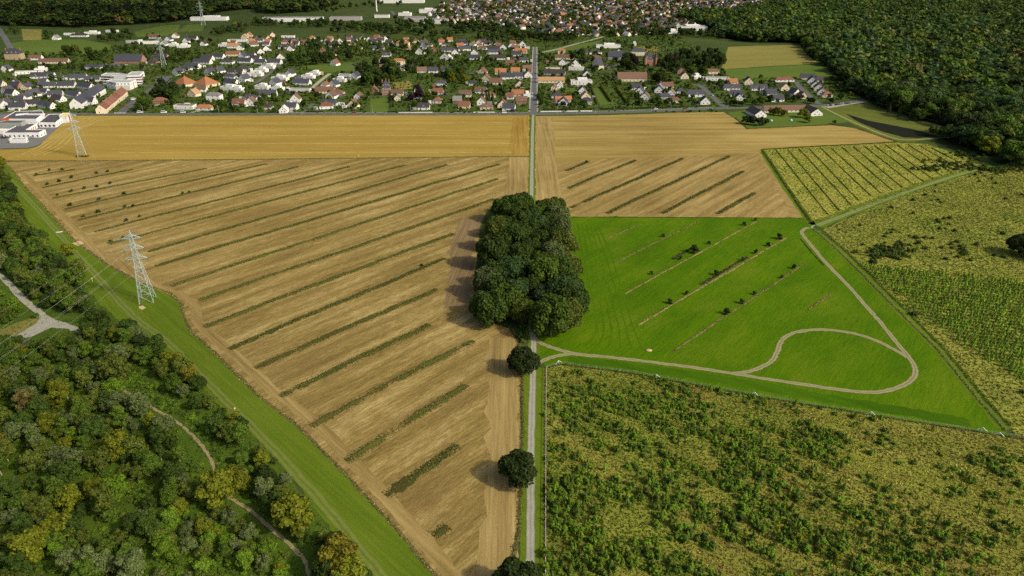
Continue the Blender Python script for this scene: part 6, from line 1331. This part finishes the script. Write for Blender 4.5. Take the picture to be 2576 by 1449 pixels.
fence("wire_fence", [(1500, 927), (1600, 940), (1890, 994), (2190, 1044)], "post and wire fence between the bright meadow and the rough pasture", 3.1, braces=((1651, 950), (1897, 995), (2190, 1044)))
fence("wire_fence", [(2190, 1044), (2460, 1087), (2580, 1104)], "fence at the meadow's pointed corner, past the white braced posts", 3.3, braces=((2470, 1084), (2512, 1096)))
fence("rail_fence", [(1374, 929), (1373, 1050), (1372.5, 1200), (1372, 1500)], "pale topped rail fence along the path's pasture side", 2.4, rail=True, wires=2)
fence("wire_fence", [(2046, 577), (2100, 622), (2180, 702), (2275, 797), (2362, 883), (2450, 992), (2530, 1085)], "wire fence beside the grass track along the meadow's outer edge", 3.2, h=1.2)
b = MB(); x, y = P(2044, 572)
for k in (-1.6, 1.6): b.cyl(k, 0, 0, 1.4, 0.1, 0.1, 6)
for z in (0.4, 0.8, 1.2): b.bar((-1.6, 0, z), (1.6, 0, z), 0.08)
b.bar((-1.6, 0, 0.4), (1.6, 0, 1.2), 0.08); tag(b.build("field_gate", M_STEEL, loc=(x, y, 0), rz=0.6), "metal field gate where the grass tracks meet", "gate")

# ------------------------------------------------------------------ lamps, cars, odds and ends
def lamp_parts():
    a = MB(); a.cyl(0, 0, 0, 7.2, 0.11, 0.06, 8); c = MB(); c.bar((0, 0, 7.1), (0, -1.3, 7.5), 0.09); d = MB(); d.box(-0.14, 0.14, -1.9, -1.2, 7.42, 7.58); return a.mesh("pole", M_STEEL), c.mesh("arm", M_STEEL), d.mesh("lamp_head", M_WHITE)
LP = lamp_parts(); lamps = []
for px, py in ((361, 284.5), (551, 284.5), (649, 284.5), (746, 284.5), (843, 284.5), (938, 284.5), (1034, 284.5), (1125, 284.5), (1402, 287.3), (1450, 286.6), (1498, 285.4), (1544, 284.2), (1593, 282.6), (1639, 281), (1687, 279.2), (1734, 277.4), (1781, 275.6), (1830, 274), (198, 283)):
    x, y = P(px, py); e = link("street_lamp", None, loc=(x, y, 0), rz=0.0 if py < 284.8 and px < 1300 else math.pi)
    for nme, m_ in zip(("pole", "arm", "lamp_head"), LP): link(nme, m_, e)
    e["_c"] = "west" if px < 1342 else "east"; lamps.append(e)
rank_label(lamps, P(1342, 287), "slim steel street lamp on the wheat road {c} of the street, {n} the crossing", "street lamp", "street lamps of the wheat road")

def car_meshes(L=4.2, Wd=1.75, hb=0.85, hc=1.45, van=False):
    b = MB(); hl = L/2; hw = Wd/2
    prof = [(-hl, 0.3), (-hl, 0.75), (-hl+0.15, hb), (hl-1.0 if not van else hl-0.5, hb+0.02), (hl-0.1, 0.72), (hl, 0.3)]
    for i in range(len(prof)-1):
        (x0, z0), (x1, z1_) = prof[i], prof[i+1]; b.face([(x0, -hw, z0), (x0, hw, z0), (x1, hw, z1_), (x1, -hw, z1_)])
    b.face([(x, -hw, z) for x, z in prof][::-1]); b.face([(x, hw, z) for x, z in prof]); b.face([(-hl, -hw, 0.3), (hl, -hw, 0.3), (hl, hw, 0.3), (-hl, hw, 0.3)])
    t0, t1 = (-hl+0.55, hl-1.75) if not van else (-hl+0.1, hl-1.2); b.box(t0, t1, -hw+0.18, hw-0.18, hc-0.05, hc)
    g = MB(); lo = [(-hl+0.2, -hw+0.05), (hl-1.05 if not van else hl-0.6, -hw+0.05), (hl-1.05 if not van else hl-0.6, hw-0.05), (-hl+0.2, hw-0.05)]; up = [(t0, -hw+0.2), (t1, -hw+0.2), (t1, hw-0.2), (t0, hw-0.2)]
    for k in range(4): j = (k+1) % 4; g.face([(*lo[k], hb+0.01), (*lo[j], hb+0.01), (*up[j], hc-0.05), (*up[k], hc-0.05)], 0)
    w = MB()
    for k in range(12):
        a0, a1 = k*math.pi/6, (k+1)*math.pi/6; w.face([(0.31*math.cos(a0), -0.1, 0.31*math.sin(a0)), (0.31*math.cos(a1), -0.1, 0.31*math.sin(a1)), (0.31*math.cos(a1), 0.1, 0.31*math.sin(a1)), (0.31*math.cos(a0), 0.1, 0.31*math.sin(a0))])
    for s in (-0.1, 0.1): w.face([(0.31*math.cos(k*math.pi/6), s, 0.31*math.sin(k*math.pi/6)) for k in range(12)])
    return b.mesh("body", M_ANY), g.mesh("windows", M_PANE if not van else M_PANE), w.mesh("wheel", M_DARK), hl, hw
CARM = car_meshes(); VANM = car_meshes(5.2, 1.95, 1.25, 2.2, True); r = np.random.default_rng(81)
CC = {"white": (0.78, 0.78, 0.76), "silver": (0.45, 0.46, 0.47), "black": (0.03, 0.03, 0.035), "red": (0.30, 0.03, 0.03), "blue": (0.06, 0.10, 0.22), "grey": (0.16, 0.16, 0.17)}
def car(px, py, rz, c, lb, van=False):
    x, y = P(px, py); bm_, gm, wm, hl, hw = VANM if van else CARM; e = tag(link("parked_van" if van else "parked_car", None, loc=(x, y, 0.085), rz=R(rz)), lb, "van" if van else "car", "parked vehicles")
    link("body", bm_, e, color=CC[c]); link("cabin_glass", gm, e)
    for sx in (-hl*0.62, hl*0.62):
        for sy in (-hw+0.1, hw-0.1): link("wheel", wm, e, (sx, sy, 0.31))
for a in ((317, 268, 50, "red", "dark red car on the road beside the red-roofed terrace"), (1345, 170, 90, "silver", "pale car driving up the village street beyond the side road"), (1338.5, 243, 90, "white", "white car on the village street's near half"), (1339, 236, 90, "white", "second white car on the street, just above the first"), (891, 284, 5, "red", "red car at the lawn entrance on the wheat road"),
          (1650, 275.5, 0, "white", "white car on the wheat road under the tree row"), (1790, 241, 120, "silver", "silver car on the lane in the forest-edge hamlet"), (1841, 258, 80, "white", "white car by the junction at the forest-edge hamlet"), (1724, 274, 0, "red", "small reddish car by the tree row on the wheat road"), (10, 348, 0, "black", "black car in the school car park by the frame edge"), (20, 347, 0, "grey", "grey car in the school car park next to the black one"),
          (77, 347, 5, "white", "white car beside the small school annex"), (83, 347, 5, "silver", "silver car beside the small school annex"), (408, 215, 20, "white", "white car in the apartment court"), (412, 208, 10, "grey", "grey car in the apartment court"), (320, 253, 10, "blue", "dark blue car in front of the red-roofed terrace"), (1005, 171, 20, "white", "white car beside the long garden trees"), (2015, 211, 60, "blue", "dark blue car on the hamlet's curved lane"),
          (2020, 216, 60, "black", "black car on the hamlet's curved lane"), (1460, 181, 0, "grey", "grey car on the lane east of the street")): car(*a)
for a in ((336, 251, 30, "white", "white van by the round tree on the terrace road", True), (412, 284.2, 10, "white", "white van parked beside the low white wall", True), (461, 284, 5, "white", "white van at a garden entrance on the wheat road", True), (352, 284, 5, "white", "white van on the verge by the big round tree", True), (1269, 284.5, 5, "white", "white van before the slate house close to the street crossing", True)): car(*a)
for i, c in enumerate(("silver", "black", "white", "black", "grey", "silver", "white", "blue", "grey", "silver")):
    car(2082+i*6.4, 267.0-i*0.75, 75, c, f"{c} car in the forest car park row, {ordinal(i+1)} from the hamlet")
for i in range(34):                                       # cars on drives
    for t in range(20):
        h = HB[r.integers(0, len(HB))]; x, y = h[0]+r.uniform(-9, 9), h[1]-h[2]-r.uniform(2, 6); q = toD(x, y)
        if q[1] > 130 and -10 < q[0] < 2150 and free(x, y, -2.5, 4): break
    c = ["white", "silver", "black", "grey", "blue", "red"][i % 6]; car(q[0], q[1], r.choice([0, 90])+r.normal(0, 12), c, f"{c} car on a house drive in the village")
    o = bpy.context.scene.objects[-1]
cl_ = [o for o in COL.objects if o.get("label", "").endswith("car on a house drive in the village")]
for o in cl_: o["_c"] = o["label"].split()[0]
rank_label(cl_, P(1342, 287), "{c} car on a house drive in the village, {n} the street crossing", "car", "parked vehicles")
def marker(px, py, lb):
    x, y = P(px, py); e = tag(link("marker_post", None, loc=(x, y, 0)), lb, "marker post"); b = MB(); b.cyl(0, 0, 0, 1.6, 0.06, 0.06, 6); b.build("post", M_WHITE, e)
    b = MB(); b.cyl(0, 0, 1.55, 1.8, 0.34, 0.28, 10); b.cyl(0, 0, 1.8, 1.98, 0.28, 0.04, 10); b.build("cap", M_ANY, e, color=(0.85, 0.60, 0.02))
marker(592, 1036, "yellow-capped marker post at the edge of the grass lane"); marker(233, 708, "yellow-capped marker post by the upper wood's edge"); marker(903, 395, "yellow-capped marker post on the wheat field boundary")
x, y = P(150, 584); b = MB(); b.box(-1.7, 1.7, -0.8, 0.8, 0, 0.2); b.box(-1.3, 1.3, -0.5, 0.5, 0.2, 0.3); tag(b.build("concrete_slab", simple_mat("pale_concrete", (0.5, 0.49, 0.45), 0.9, 0.1), loc=(x, y, 0.04), rz=0.35), "small white concrete slab on the grass lane below the bushes", "slab")
x, y = P(1632, 882); V, T = ICO2; V = V*np.array([1.5, 0.9, 0.7]); V[:, :2] += r.normal(0, 0.08, (len(V), 2)); tag(link("soil_mound", tri_mesh("soil_mound", V, T, simple_mat("pale_soil", (0.42, 0.31, 0.16), 0.95, 0.05, 0.3, 2.0)), loc=(x, y, 0)), "small pale soil mound alone in the bright meadow", "mound")
for px, py, lb in ((1940, 305, "pale blue play tent on the club lawn, nearer the dark bushes"), (1990, 304, "pale blue play tent on the club lawn, nearer the large yellow tree")):
    x, y = P(px, py); e = tag(link("play_tent", None, loc=(x, y, 0), rz=0.3), lb, "tent"); V = ICO2[0][:].copy(); V[:, 2] = np.maximum(V[:, 2], 0); link("canopy", tri_mesh("canopy", V*np.array([1.5, 1.3, 1.7]), ICO2[1], M_ANY), e, color=(0.35, 0.62, 0.72))
    b = MB(); b.face([(-0.5, -1.34, 0.02), (0.5, -1.34, 0.02), (0, -1.0, 1.2)]); b.build("door_flap", M_ANY, e, color=(0.12, 0.25, 0.32))
